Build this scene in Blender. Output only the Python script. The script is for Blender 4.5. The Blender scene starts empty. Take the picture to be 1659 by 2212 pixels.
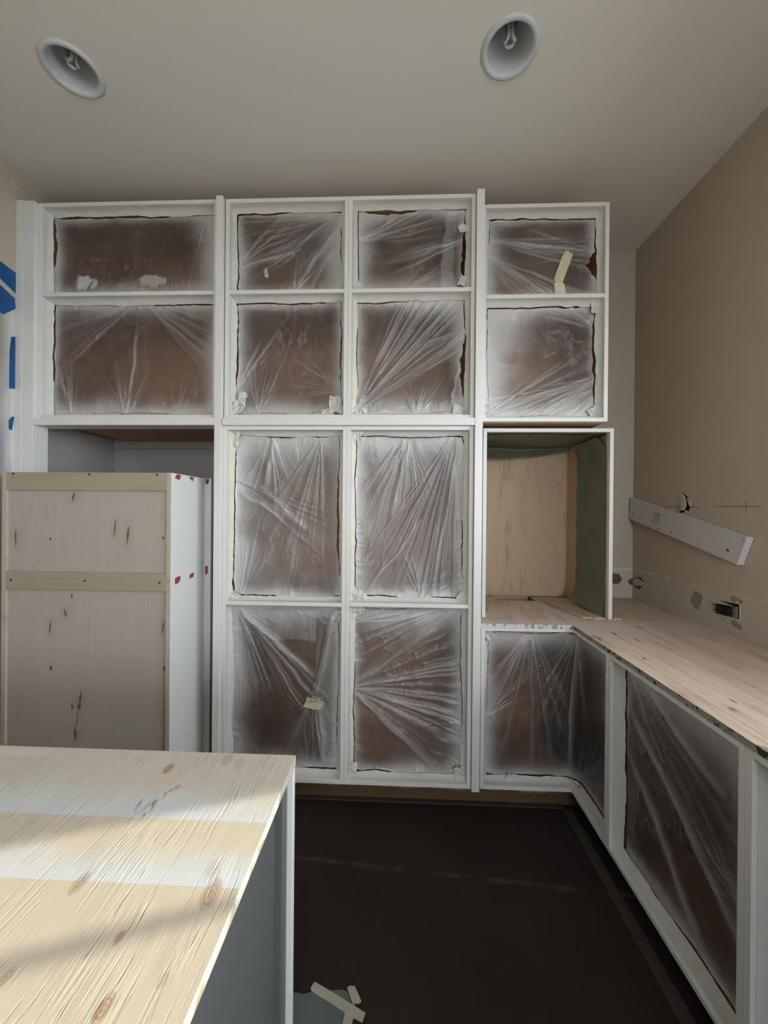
import bpy, math, random
import numpy as np
from mathutils import Matrix, Vector

scn = bpy.context.scene
col = scn.collection

# ------------------------------------------------------------------ camera
FPX = 822.82
def cam_axes(yaw, pitch, roll):
    y, p, r = [math.radians(a) for a in (yaw, pitch, roll)]
    fw = Vector((-math.sin(y)*math.cos(p), math.cos(y)*math.cos(p), math.sin(p)))
    rt = Vector((math.cos(y), math.sin(y), 0)); up = rt.cross(fw)
    rt2 = math.cos(r)*rt + math.sin(r)*up
    return fw, rt2, rt2.cross(fw)
fw, rt, up = cam_axes(2.1536, -0.1048, 0.5122)
cam = bpy.data.objects.new('camera', bpy.data.cameras.new('camera'))
col.objects.link(cam)
cam.data.sensor_fit = 'HORIZONTAL'; cam.data.sensor_width = 36
cam.data.lens = FPX/1659*36; cam.data.clip_start = .02
m = Matrix.Identity(4)
for i in range(3):
    m[i][0], m[i][1], m[i][2] = rt[i], up[i], -fw[i]
m[0][3], m[1][3], m[2][3] = 0.0, -2.3896, 1.4115
cam.matrix_world = m
scn.camera = cam

# ------------------------------------------------------------------ light and exposure
SKY_STRENGTH, SUN_STRENGTH, EXPOSURE = 13.0, 9.0, -0.06
w = bpy.data.worlds.new('sky'); scn.world = w; w.use_nodes = True
w.node_tree.nodes['Background'].inputs[0].default_value = (.80, .90, 1.0, 1)
w.node_tree.nodes['Background'].inputs[1].default_value = SKY_STRENGTH
SUN_EL = math.radians(12.0)
sd = Vector((-.944*math.cos(SUN_EL), -.33*math.cos(SUN_EL), -math.sin(SUN_EL)))
sl = bpy.data.lights.new('sun', 'SUN'); sl.energy = SUN_STRENGTH; sl.angle = math.radians(.8)
sl.color = (1.0, .93, .80)
so = bpy.data.objects.new('sun', sl); col.objects.link(so)
so.location = (6, 2, 4); so.rotation_euler = sd.to_track_quat('-Z', 'Y').to_euler()
def portal(name, loc, rot, sx, sy):
    l = bpy.data.lights.new(name, 'AREA'); l.shape = 'RECTANGLE'; l.size = sx; l.size_y = sy
    l.cycles.is_portal = True
    o = bpy.data.objects.new(name, l); col.objects.link(o); o.location = loc; o.rotation_euler = rot
WY0, WY1, WZ0, WZ1 = -3.6, -1.086, 1.258, 2.30         # window in the right wall
RX0, RX1, RZ0, RZ1, RY = 0., 1.3, 1.15, 2.4, -5.2               # glazed opening behind
portal('window_portal', (1.60, (WY0+WY1)/2, (WZ0+WZ1)/2), (0, math.pi/2, 0), WZ1-WZ0, WY1-WY0)
portal('door_portal', ((RX0+RX1)/2, RY-.15, (RZ0+RZ1)/2), (math.pi/2, 0, 0), RX1-RX0, RZ1-RZ0)
vs = scn.view_settings
vs.view_transform = 'Standard'; vs.look = 'None'; vs.exposure = EXPOSURE; vs.gamma = 1
vs.use_curve_mapping = False
scn.cycles.adaptive_threshold = .025; scn.cycles.max_bounces = 6; scn.cycles.diffuse_bounces = 3; scn.cycles.glossy_bounces = 2
scn.cycles.transmission_bounces = 4; scn.cycles.transparent_max_bounces = 6

# ------------------------------------------------------------------ helpers: numbers
def h1(seed):
    r = np.random.RandomState(seed); return r
def noise1(x, seed, freq, octs=3):
    r = np.random.RandomState(seed); out = np.zeros_like(x, float); a = 1.; tot = 0
    for o in range(octs):
        n = 64; tab = r.uniform(-1, 1, n+1); t = (x*freq*(2**o) + r.uniform(0, 50)) % n
        i = np.floor(t).astype(int); f = t-i; f = f*f*(3-2*f)
        out += a*(tab[i]*(1-f)+tab[(i+1) % n]*f); tot += a; a *= .5
    return out/tot
def noise2(x, y, seed, fx, fy, octs=3):
    r = np.random.RandomState(seed); out = np.zeros_like(x, float); a = 1.; tot = 0
    for o in range(octs):
        n = 64; tab = r.uniform(-1, 1, (n, n))
        X = (x*fx*(2**o)+r.uniform(0, 50)) % n; Y = (y*fy*(2**o)+r.uniform(0, 50)) % n
        i = np.floor(X).astype(int); j = np.floor(Y).astype(int)
        u = X-i; v = Y-j; u = u*u*(3-2*u); v = v*v*(3-2*v); i %= n; j %= n
        i2 = (i+1) % n; j2 = (j+1) % n
        out += a*((tab[i, j]*(1-u)+tab[i2, j]*u)*(1-v)+(tab[i, j2]*(1-u)+tab[i2, j2]*u)*v)
        tot += a; a *= .5
    return out/tot
def sstep(a, b, x):
    t = np.clip((x-a)/(b-a), 0, 1); return t*t*(3-2*t)
def inpoly(x, y, poly):
    c = np.zeros(x.shape, bool); n = len(poly); j = n-1
    for i in range(n):
        xi, yi = poly[i]; xj, yj = poly[j]
        c ^= ((yi > y) != (yj > y)) & (x < (xj-xi)*(y-yi)/((yj-yi) or 1e-9)+xi); j = i
    return c

# ------------------------------------------------------------------ helpers: materials
class NT:
    def __init__(s, name):
        s.m = bpy.data.materials.new(name); s.m.use_nodes = True
        s.t = s.m.node_tree; s.t.nodes.clear()
        s.out = s.t.nodes.new('ShaderNodeOutputMaterial')
        g = s.t.nodes.new('ShaderNodeNewGeometry'); s.pos = g.outputs['Position']
        x = s.t.nodes.new('ShaderNodeSeparateXYZ'); s.t.links.new(s.pos, x.inputs[0])
        s.X, s.Y, s.Z = x.outputs
    def put(s, sock, v):
        if isinstance(v, (int, float)):
            sock.default_value = v if sock.type == 'VALUE' else ((v, v, v, 1) if sock.type == 'RGBA' else (v, v, v))
        elif isinstance(v, tuple):
            sock.default_value = (v+(1,))[:4] if sock.type == 'RGBA' else v[:3]
        else: s.t.links.new(v, sock)
    def mt(s, op, a, b=0., c=0., clamp=False):
        n = s.t.nodes.new('ShaderNodeMath'); n.operation = op; n.use_clamp = clamp
        s.put(n.inputs[0], a); s.put(n.inputs[1], b); s.put(n.inputs[2], c); return n.outputs[0]
    def vec(s, x, y, z):
        n = s.t.nodes.new('ShaderNodeCombineXYZ')
        s.put(n.inputs[0], x); s.put(n.inputs[1], y); s.put(n.inputs[2], z); return n.outputs[0]
    def scaled(s, a, b, c):
        n = s.t.nodes.new('ShaderNodeVectorMath'); n.operation = 'MULTIPLY'
        s.t.links.new(s.pos, n.inputs[0]); n.inputs[1].default_value = (a, b, c); return n.outputs[0]
    def noise(s, v, scale, detail=4, rough=.55, dist=0.):
        n = s.t.nodes.new('ShaderNodeTexNoise'); s.put(n.inputs['Vector'], v)
        n.inputs['Scale'].default_value = scale; n.inputs['Detail'].default_value = detail
        n.inputs['Roughness'].default_value = rough; n.inputs['Distortion'].default_value = dist
        return n.outputs['Fac']
    def ss(s, a, b, x):
        n = s.t.nodes.new('ShaderNodeMapRange'); n.interpolation_type = 'SMOOTHSTEP'
        s.put(n.inputs[0], x); n.inputs[1].default_value = a; n.inputs[2].default_value = b; return n.outputs[0]
    def mix(s, f, a, b):
        n = s.t.nodes.new('ShaderNodeMix'); n.data_type = 'RGBA'
        s.put(n.inputs[0], f); s.put(n.inputs[6], a); s.put(n.inputs[7], b); return n.outputs[2]
    def bump(s, h, strength=.3, dist=.002):
        n = s.t.nodes.new('ShaderNodeBump'); s.put(n.inputs['Height'], h)
        n.inputs['Strength'].default_value = strength; n.inputs['Distance'].default_value = dist; return n.outputs[0]
    def spot(s, a, b, ca, cb, ra, rb, ang=0., soft=.35, warp=None):
        """soft elliptical mark around (ca, cb) in the coordinates a, b"""
        da = s.mt('SUBTRACT', a, ca); db = s.mt('SUBTRACT', b, cb)
        if ang:
            c, q = math.cos(ang), math.sin(ang)
            na = s.mt('ADD', s.mt('MULTIPLY', da, c), s.mt('MULTIPLY', db, q))
            db = s.mt('SUBTRACT', s.mt('MULTIPLY', db, c), s.mt('MULTIPLY', da, q)); da = na
        da = s.mt('DIVIDE', da, ra); db = s.mt('DIVIDE', db, rb)
        d = s.mt('SQRT', s.mt('ADD', s.mt('MULTIPLY', da, da), s.mt('MULTIPLY', db, db)))
        if warp is not None: d = s.mt('ADD', d, s.mt('MULTIPLY', s.mt('SUBTRACT', warp, .5), .9))
        return d, s.mt('SUBTRACT', 1., s.ss(1-soft, 1+soft, d))
    def pr(s, color, rough=.5, normal=None, spec=.5, metal=0.):
        n = s.t.nodes.new('ShaderNodeBsdfPrincipled')
        s.put(n.inputs['Base Color'], color); s.put(n.inputs['Roughness'], rough)
        n.inputs['Specular IOR Level'].default_value = spec; n.inputs['Metallic'].default_value = metal
        if normal is not None: s.t.links.new(normal, n.inputs['Normal'])
        return n.outputs[0]
    def done(s, sh):
        s.t.links.new(sh, s.out.inputs[0]); return s.m

def plain(name, c, rough=.5, spec=.5, metal=0., vary=.05, vscale=6, bump=0., bscale=300):
    n = NT(name)
    f = n.noise(n.pos, vscale, 3)
    c2 = tuple(max(0, x*(1-vary*2)) for x in c); c3 = tuple(min(1, x*(1+vary)) for x in c)
    cc = n.mix(f, c2, c3)
    nm = n.bump(n.noise(n.pos, bscale, 3), bump, .001) if bump else None
    return n.done(n.pr(cc, rough, nm, spec, metal))

M = {}
M['white'] = plain('white_lacquer', (.80, .785, .74), .42, .4, vary=.02, bump=.05, bscale=500)
M['tape'] = plain('painted_masking_tape', (.70, .68, .62), .6, .3, vary=.05, vscale=30, bump=.3, bscale=140)
M['cream'] = plain('cream_masking_tape', (.76, .72, .58), .65, .3, vary=.08, vscale=25, bump=.3, bscale=160)
M['yellow'] = plain('bare_masking_tape', (.66, .60, .38), .65, .3, vary=.08, vscale=40, bump=.2, bscale=200)
M['floor_tape'] = plain('pale_floor_tape', (.50, .49, .40), .7, .3, vary=.08, vscale=40)
M['green'] = plain('green_masking_paper', (.15, .165, .105), .48, .5, vary=.16, vscale=9, bump=.4, bscale=60)
M['green_floor'] = plain('grey_green_paper', (.155, .185, .165), .75, .2, vary=.08, vscale=20)
M['blue'] = plain('blue_painter_tape', (.012, .105, .30), .55, .3, vary=.25, vscale=14)
M['black'] = plain('black_plastic', (.008, .009, .012), .25, .5)
M['dark'] = plain('cavity_shade', (.02, .016, .013), .9, .1)  # paints the shade inside holes that are not cut
M['steel'] = plain('zinc_steel', (.45, .44, .42), .35, .5, .9)
M['fixture'] = plain('white_enamel', (.66, .64, .64), .4, .5, vary=.02)
M['print'] = plain('grey_print', (.16, .16, .16), .6)
M['putty'] = plain('red_putty', (.36, .07, .045), .6, .3, vary=.25, vscale=60)
M['trim_white'] = plain('glossy_trim_white', (.70, .72, .74), .22, .5, vary=.02)
M['bulb'] = plain('frosted_glass_tube', (.62, .63, .62), .25, .6, vary=.03)
M['peel'] = plain('torn_paper_patch', (.33, .28, .235), .9, .1, vary=.1, vscale=40)
M['gypsum'] = plain('bare_gypsum', (.62, .58, .52), .9, .1, vary=.1, vscale=60, bump=.5, bscale=120)
M['island_grey'] = plain('grey_satin_paint', (.12, .122, .118), .5, .4, vary=.03)
M['cardboard'] = plain('brown_board', (.16, .105, .065), .9, .1, vary=.1, vscale=30)
M['pencil'] = plain('pencil_line', (.10, .09, .08), .8)
M['alcove'] = plain('grey_painted_drywall', (.46, .43, .39), .75, .3, vary=.06, vscale=4, bump=.1, bscale=260)
M['backing'] = plain('far_wall_paint', (.60, .54, .46), .8, .2)
M['ground'] = plain('concrete_ground', (.40, .39, .37), .9, .2, vary=.1)

def mk_ceiling():
    n = NT('ceiling_paint')
    c = n.mix(n.noise(n.pos, 1.3, 3), (.84, .80, .735), (.87, .835, .77))
    return n.done(n.pr(c, .85, n.bump(n.noise(n.pos, 220, 4), .12, .001), .2))
M['ceiling'] = mk_ceiling()
def mk_wall(name, primed):
    n = NT(name)
    c = n.mix(n.noise(n.pos, 2.2, 4), (.53, .445, .35), (.57, .485, .39))
    if primed == 2:  # white overspray beside the filler post
        ym = n.ss(-.70, -.655, n.mt('ADD', n.Y, n.mt('MULTIPLY', n.mt('SUBTRACT', n.noise(n.pos, 12, 3), .5), .05)))
        zm = n.mt('MULTIPLY', n.mt('SUBTRACT', 1., n.ss(2.25, 2.45, n.Z)), n.mt('SUBTRACT', 1., n.ss(-.62, -.60, n.Y)))
        c = n.mix(n.mt('MULTIPLY', n.mt('MULTIPLY', ym, zm), .85), c, (.76, .74, .69))
    elif primed:   # skim coated lower band, with a ragged seam line above it
        wz = n.mt('ADD', n.Z, n.mt('MULTIPLY', n.noise(n.pos, 9, 3), .03))
        low = n.mt('SUBTRACT', 1., n.ss(1.082, 1.094, wz))
        c = n.mix(n.mt('MULTIPLY', low, .5), c, (.56, .51, .45))
        seam = n.mt('MULTIPLY', n.ss(1.078, 1.086, wz), n.mt('SUBTRACT', 1., n.ss(1.088, 1.096, wz)))
        br = n.ss(.47, .6, n.noise(n.scaled(1, 1, .3), 14, 3))
        c = n.mix(n.mt('MULTIPLY', n.mt('MULTIPLY', seam, br), .8), c, (.72, .68, .61))
        dirt = n.ss(.62, .74, n.noise(n.pos, 21, 5, .65))
        c = n.mix(n.mt('MULTIPLY', n.mt('MULTIPLY', dirt, low), .35), c, (.33, .28, .22))
    return n.done(n.pr(c, .8, n.bump(n.noise(n.pos, 240, 4), .12, .001), .25))
M['wall'] = mk_wall('beige_wall_paint', 2)
M['wall_primed'] = mk_wall('beige_wall_paint_patched', True)

def mk_floor():
    n = NT('dark_floor_board')
    a = n.noise(n.pos, 2.5, 5, .6); b = n.noise(n.pos, 22, 5, .7)
    c = n.mix(a, (.019, .0122, .0102), (.050, .034, .029))
    c = n.mix(n.mt('MULTIPLY', n.ss(.60, .80, b), .35), c, (.07, .053, .045))
    # long pale scuffed seam across the boards
    sy = n.mt('ADD', n.mt('SUBTRACT', n.Y, n.mt('MULTIPLY', n.X, -.075)), .885)
    sy = n.mt('ADD', sy, n.mt('MULTIPLY', n.mt('SUBTRACT', n.noise(n.pos, 6, 2), .5), .02))
    sm = n.mt('SUBTRACT', 1., n.ss(.004, .016, n.mt('ABSOLUTE', sy)))
    sm = n.mt('MULTIPLY', sm, n.ss(.35, .65, n.noise(n.pos, 11, 3)))
    c = n.mix(n.mt('MULTIPLY', sm, .5), c, (.11, .09, .075))
    # thin scratches
    for k, (an, sc) in enumerate(((.5, 7.), (2.1, 5.), (1.2, 6.))):
        u = n.mt('ADD', n.mt('MULTIPLY', n.X, math.cos(an)), n.mt('MULTIPLY', n.Y, math.sin(an)))
        v = n.mt('SUBTRACT', n.mt('MULTIPLY', n.Y, math.cos(an)), n.mt('MULTIPLY', n.X, math.sin(an)))
        f = n.noise(n.vec(n.mt('MULTIPLY', u, .35), n.mt('MULTIPLY', v, 14.), k*3.1), sc, 2)
        c = n.mix(n.mt('MULTIPLY', n.ss(.72, .78, f), .3), c, (.12, .10, .085))
    return n.done(n.pr(c, n.mt('ADD', .55, n.mt('MULTIPLY', b, .25)), n.bump(b, .1, .001), .2))
M['floor'] = mk_floor()

def mk_brown():
    n = NT('brown_cabinet_interior')
    f = n.noise(n.scaled(1, 1, .12), 40, 4)
    c = n.mix(f, (.46, .262, .152), (.57, .34, .205))
    return n.done(n.pr(c, .55, None, .3))
M['brown'] = mk_brown()
def mk_ply(name, c1, c2, c3, axis, fine=90, bump=.1):
    n = NT(name); st = [1., 1., 1.]; st['XYZ'.index(axis)] = .05
    f = n.noise(n.scaled(*st), fine, 5, .6, .3); g = n.noise(n.scaled(*[1 if k == .05 else k for k in st]), 5, 3)
    st2 = list(st); st2['XYZ'.index(axis)] = .16
    k = n.noise(n.scaled(*st2), fine*.35, 4, .6, 1.2)
    c = n.mix(f, c1, c2); c = n.mix(n.mt('MULTIPLY', n.ss(.52, .75, k), .6), c, c3); 
    c = n.mix(n.mt('MULTIPLY', g, .25), c, c2)
    return n.done(n.pr(c, .6, n.bump(f, bump, .0015), .3))
M['ply_tan'] = mk_ply('tan_plywood', (.47, .335, .215), (.56, .42, .285), (.29, .185, .105), 'Z', 60)
M['ply_side'] = mk_ply('warm_plywood', (.48, .34, .20), (.56, .41, .26), (.38, .26, .15), 'Z', 70)
M['cleat'] = mk_ply('olive_cleat_wood', (.36, .31, .22), (.42, .365, .265), (.30, .25, .17), 'X', 60)
M['ply_edge'] = mk_ply('plywood_edge', (.45, .36, .27), (.60, .50, .39), (.30, .22, .15), 'Y', 60)
M['strip'] = mk_ply('dusty_floor_strip', (.05, .041, .032), (.08, .066, .053), (.03, .024, .018), 'X', 40)

def mk_birch():
    n = NT('pale_birch_back_panel')
    f = n.noise(n.scaled(1, 1, .05), 70, 5, .6); g = n.noise(n.pos, 4, 4)
    c = n.mix(f, (.43, .37, .32), (.52, .46, .405))
    c = n.mix(n.mt('MULTIPLY', n.ss(.45, .75, g), .5), c, (.44, .375, .315))
    k = n.noise(n.scaled(1, 1, .11), 30, 4, .6, .6)
    c = n.mix(n.mt('MULTIPLY', n.ss(.60, .78, k), .55), c, (.34, .28, .23))
    wv = n.noise(n.pos, 60, 3)
    marks = [(-1.392, 1.46, .004, .02, -.25), (-1.647, 1.286, .004, .034, 0), (-1.492, 1.28, .005, .006, 0),
             (-1.208, 1.329, .003, .032, -.1), (-1.151, 1.299, .0045, .036, -.1), (-.997, 1.29, .005, .006, 0),
             (-1.395, 1.035, .003, .012, 0), (-1.424, .964, .004, .020, .3), (-1.491, .899, .0035, .026, -.1),
             (-.995, .91, .0035, .026, -.15), (-1.485, .723, .005, .010, 0), (-.988, .735, .005, .010, 0),
             (-1.355, .595, .0045, .034, -.15), (-1.359, .561, .008, .010, 0), (-1.39, .562, .004, .014, 0),
             (-1.375, .444, .006, .022, 0), (-1.368, .504, .0015, .06, -.15)]
    for x, z, a, b, an in marks:
        d, mk = n.spot(n.X, n.Z, x, z, a, b, an, .4, wv)
        c = n.mix(n.mt('MULTIPLY', mk, .92), c, (.06, .035, .02))
        if b > .015:
            d, mk = n.spot(n.X, n.Z, x, z, a*6, b*1.6, an, .6, wv)
            c = n.mix(n.mt('MULTIPLY', mk, .22), c, (.30, .22, .16))
    return n.done(n.pr(c, .6, n.bump(f, .08, .001), .3))
M['birch'] = mk_birch()

def mk_island():
    n = NT('rough_fir_plywood_top')
    wx = n.mt('ADD', n.X, n.mt('MULTIPLY', n.noise(n.scaled(1, .5, 1), 5, 2), .05))
    gv = n.vec(wx, n.mt('MULTIPLY', n.Y, .035), 0.)
    g = n.noise(gv, 60, 4, .6); fine = n.noise(n.vec(wx, n.mt('MULTIPLY', n.Y, .045), 2.), 170, 3, .6)
    area = n.ss(.42, .66, n.noise(n.scaled(1, .6, 1), 9, 2))
    c = n.mix(g, (.60, .51, .37), (.70, .615, .475))
    c = n.mix(n.mt('MULTIPLY', n.ss(.5, .8, n.noise(n.scaled(1, .3, 1), 9, 4)), .35), c, (.53, .43, .31))
    chk = n.mt('MULTIPLY', n.ss(.56, .64, fine), n.mt('ADD', .12, n.mt('MULTIPLY', area, .88)))
    c = n.mix(n.mt('MULTIPLY', chk, .20), c, (.45, .34, .23))
    # far edge greyed by painted-in shade and some overspray, then the masked overspray bands
    nz = n.noise(n.pos, 7, 4)
    shade_veil = n.mt('MULTIPLY', n.ss(-1.78, -1.66, n.Y), .5)
    c = n.mix(shade_veil, c, (.60, .545, .49))
    for ye, wd, am in ((-1.7745, .10, .85), (-1.883, .085, .95), (-1.632, .03, .5)):
        yy = n.mt('SUBTRACT', n.Y, ye)
        on = n.ss(-.0015, .0015, yy)
        fade = n.mt('SUBTRACT', 1., n.ss(.0, wd, n.mt('ADD', yy, n.mt('MULTIPLY', n.mt('SUBTRACT', nz, .5), .08))))
        b = n.mt('MULTIPLY', n.mt('MULTIPLY', on, fade), am)
        if ye > -1.65: b = n.mt('MULTIPLY', b, n.mt('SUBTRACT', 1., n.ss(-.78, -.62, n.X)))
        c = n.mix(b, c, (.66, .69, .69))
    wv = n.noise(n.pos, 26, 3)
    hk = n.mt('MULTIPLY', g, 0.)
    for x, y, r, am in ((-.245, -1.892, .013, .7), (-.431, -1.886, .011, .65), (-.26, -1.857, .010, .25), (-.297, -2.011, .008, .85),
                        (-.423, -1.992, .007, .6), (-.346, -1.621, .014, .5), (-.316, -1.634, .012, .4), (-.449, -1.654, .010, 1.),
                        (-.252, -1.987, .005, .5), (-.328, -1.948, .005, .9)):
        d, mk = n.spot(n.X, n.Y, x, y, r*.8, r*1.5, 0, .3, wv)
        ring = n.mt('ADD', .5, n.mt('MULTIPLY', n.mt('SINE', n.mt('MULTIPLY', d, 14.)), .5))
        kc = n.mix(n.mt('MULTIPLY', ring, .9), (.52, .37, .25), (.33, .19, .11))
        c = n.mix(n.mt('MULTIPLY', mk, am), c, kc)
        hk = n.mt('ADD', hk, n.mt('MULTIPLY', n.mt('MULTIPLY', mk, ring), .3))
    for x, y, a, b, an, am in ((-.421, -1.757, .007, .016, 0., .85), (-.412, -1.722, .006, .03, -.5, .5), (-.444, -1.748, .003, .014, .2, .6)):
        d, mk = n.spot(n.X, n.Y, x, y, a, b, an, .5, wv)
        br = n.ss(.42, .58, n.noise(n.scaled(1, .4, 1), 150, 2))
        c = n.mix(n.mt('MULTIPLY', n.mt('MULTIPLY', mk, br), am), c, (.23, .055, .04))
    hgt = n.mt('ADD', n.mt('MULTIPLY', n.mt('SUBTRACT', 1., chk), 1.), n.mt('MULTIPLY', n.mt('MULTIPLY', fine, area), .8))
    return n.done(n.pr(c, .62, n.bump(hgt, .8, .0022), .3))
M['island_top'] = mk_island()

def mk_counter():
    n = NT('pink_fir_plywood_worktop')
    gv = n.scaled(1, .06, 1)
    g = n.noise(gv, 55, 5, .6, .4); k = n.noise(n.scaled(1, .13, 1), 20, 5, .65, .5)
    c = n.mix(g, (.58, .44, .34), (.80, .65, .53))
    c = n.mix(n.mt('MULTIPLY', n.ss(.47, .68, k), .65), c, (.38, .255, .185))
    d = n.noise(n.scaled(1, .35, 1), 24, 2, .5); c = n.mix(n.mt('MULTIPLY', n.ss(.70, .76, d), .75), c, (.20, .11, .07))
    nz = n.noise(n.pos, 6, 4)
    yy = n.mt('ADD', n.Y, n.mt('MULTIPLY', n.mt('SUBTRACT', nz, .5), .05))
    dust = n.mt('MULTIPLY', n.mt('SUBTRACT', 1., n.ss(-.60, -.50, yy)), n.mt('SUBTRACT', 1., n.ss(-.78, -.66, n.mt('MULTIPLY', n.Y, -1.)) ) )
    d2 = n.mt('MULTIPLY', n.ss(-.80, -.60, yy), n.mt('SUBTRACT', 1., n.ss(-.56, -.50, yy)))
    c = n.mix(n.mt('MULTIPLY', d2, .6), c, (.66, .63, .61))
    # rip line of the front strip
    lx = n.mt('ABSOLUTE', n.mt('SUBTRACT', n.X, .857)); ln = n.mt('SUBTRACT', 1., n.ss(.0006, .0018, lx))
    ln = n.mt('MULTIPLY', ln, n.mt('SUBTRACT', 1., n.ss(-.90, -.86, n.Y)))
    c = n.mix(n.mt('MULTIPLY', ln, .75), c, (.13, .08, .06))
    for x, y, a, b in ((1.02, -1.45, .006, .018), (.93, -1.30, .005, .012), (.88, -1.0, .005, .014), (1.10, -.62, .007, .02), (.93, -.72, .008, .02), (.98, -.80, .006, .018)):
        q, mk = n.spot(n.X, n.Y, x, y, a, b, 0, .35, n.noise(n.pos, 50, 2)); c = n.mix(n.mt('MULTIPLY', mk, .8), c, (.16, .09, .06))
    return n.done(n.pr(c, .6, n.bump(g, .15, .0015), .3))
M['counter'] = mk_counter()

def mk_edge(name, axis, dark, light):
    n = NT(name); u = getattr(n, axis)
    f = n.noise(n.vec(n.mt('MULTIPLY', u, 46.), n.mt('MULTIPLY', n.Z, 30.), 0.), 1., 3, .6)
    lay = n.mt('ADD', .5, n.mt('MULTIPLY', n.mt('SINE', n.mt('MULTIPLY', n.Z, 1100.)), .5))
    c = n.mix(n.ss(.50, .60, f), light, dark); c = n.mix(n.mt('MULTIPLY', lay, .25), c, dark)
    return n.done(n.pr(c, .8, n.bump(f, .4, .002), .2))
M['edge_dark'] = mk_edge('dark_flecked_plywood_edge', 'Y', (.055, .055, .05), (.36, .36, .33))
M['edge_white'] = mk_edge('white_flecked_board_edge', 'X', (.30, .28, .24), (.74, .73, .69))
M['edge_island'] = mk_edge('pale_flecked_board_edge', 'Y', (.40, .34, .23), (.60, .55, .42))
def mk_toe():
    n = NT('toe_board_overspray')
    f = n.noise(n.scaled(.1, 1, 1), 40, 4); c = n.mix(f, (.12, .07, .032), (.17, .10, .05))
    zz = n.mt('ADD', n.Z, n.mt('MULTIPLY', n.mt('SUBTRACT', n.noise(n.scaled(1, 1, .2), 4, 3), .5), .09))
    c = n.mix(n.ss(.055, .08, zz), c, (.40, .38, .36))
    return n.done(n.pr(c, .7, None, .2))
M['toe'] = mk_toe()
def mk_film():
    n = NT('masking_film'); at = n.t.nodes.new('ShaderNodeAttribute'); at.attribute_name = 'spray'
    sp = at.outputs['Fac']  # overspray plus the painted fold highlights
    grain = n.noise(n.pos, 420, 2, .6); blot = n.noise(n.pos, 35, 4, .65)
    h = n.mt('ADD', sp, n.mt('MULTIPLY', n.mt('SUBTRACT', grain, .5), n.mt('MULTIPLY', sp, .9)))
    h = n.mt('ADD', h, n.mt('MULTIPLY', n.mt('SUBTRACT', blot, .5), .10), clamp=True)
    h = n.mt('MAXIMUM', h, .03)
    cr = n.noise(n.scaled(1, 1, .7), 70, 5, .62, 1.0)
    nm = n.bump(cr, .35, .004)
    paint = n.pr((.80, .775, .75), .5, nm, .4)
    tl = n.t.nodes.new('ShaderNodeBsdfTranslucent'); tl.inputs[0].default_value = (.75, .73, .71, 1)
    ms = n.t.nodes.new('ShaderNodeMixShader'); ms.inputs[0].default_value = .2
    n.t.links.new(paint, ms.inputs[1]); n.t.links.new(tl.outputs[0], ms.inputs[2])
    tp = n.t.nodes.new('ShaderNodeBsdfTransparent'); tp.inputs[0].default_value = (.98, .93, .875, 1)
    rf = n.t.nodes.new('ShaderNodeBsdfRefraction'); rf.inputs[0].default_value = (.98, .93, .875, 1)
    rf.inputs['Roughness'].default_value = .5; rf.inputs['IOR'].default_value = 1.18
    tr = n.t.nodes.new('ShaderNodeMixShader'); tr.inputs[0].default_value = .6
    n.t.links.new(tp.outputs[0], tr.inputs[1]); n.t.links.new(rf.outputs[0], tr.inputs[2])
    mx = n.t.nodes.new('ShaderNodeMixShader'); n.t.links.new(h, mx.inputs[0])
    n.t.links.new(tr.outputs[0], mx.inputs[1]); n.t.links.new(ms.outputs[0], mx.inputs[2])
    gl = n.t.nodes.new('ShaderNodeBsdfGlossy'); gl.inputs['Roughness'].default_value = .30
    gl.inputs[0].default_value = (1, 1, 1, 1); n.t.links.new(nm, gl.inputs['Normal'])
    fr = n.t.nodes.new('ShaderNodeFresnel'); fr.inputs[0].default_value = 1.5; n.t.links.new(nm, fr.inputs['Normal'])
    m2 = n.t.nodes.new('ShaderNodeMixShader'); n.t.links.new(n.mt('MULTIPLY', fr.outputs[0], .95, clamp=True), m2.inputs[0])
    n.t.links.new(mx.outputs[0], m2.inputs[1]); n.t.links.new(gl.outputs[0], m2.inputs[2])
    return n.done(m2.outputs[0])
M['film'] = mk_film()
def mk_glass():
    n = NT('window_glass')
    tr = n.t.nodes.new('ShaderNodeBsdfTransparent'); gl = n.t.nodes.new('ShaderNodeBsdfGlossy'); gl.inputs['Roughness'].default_value = .0
    ms = n.t.nodes.new('ShaderNodeMixShader'); ms.inputs[0].default_value = .06
    n.t.links.new(tr.outputs[0], ms.inputs[1]); n.t.links.new(gl.outputs[0], ms.inputs[2]); return n.done(ms.outputs[0])
M['glass'] = mk_glass()

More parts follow.
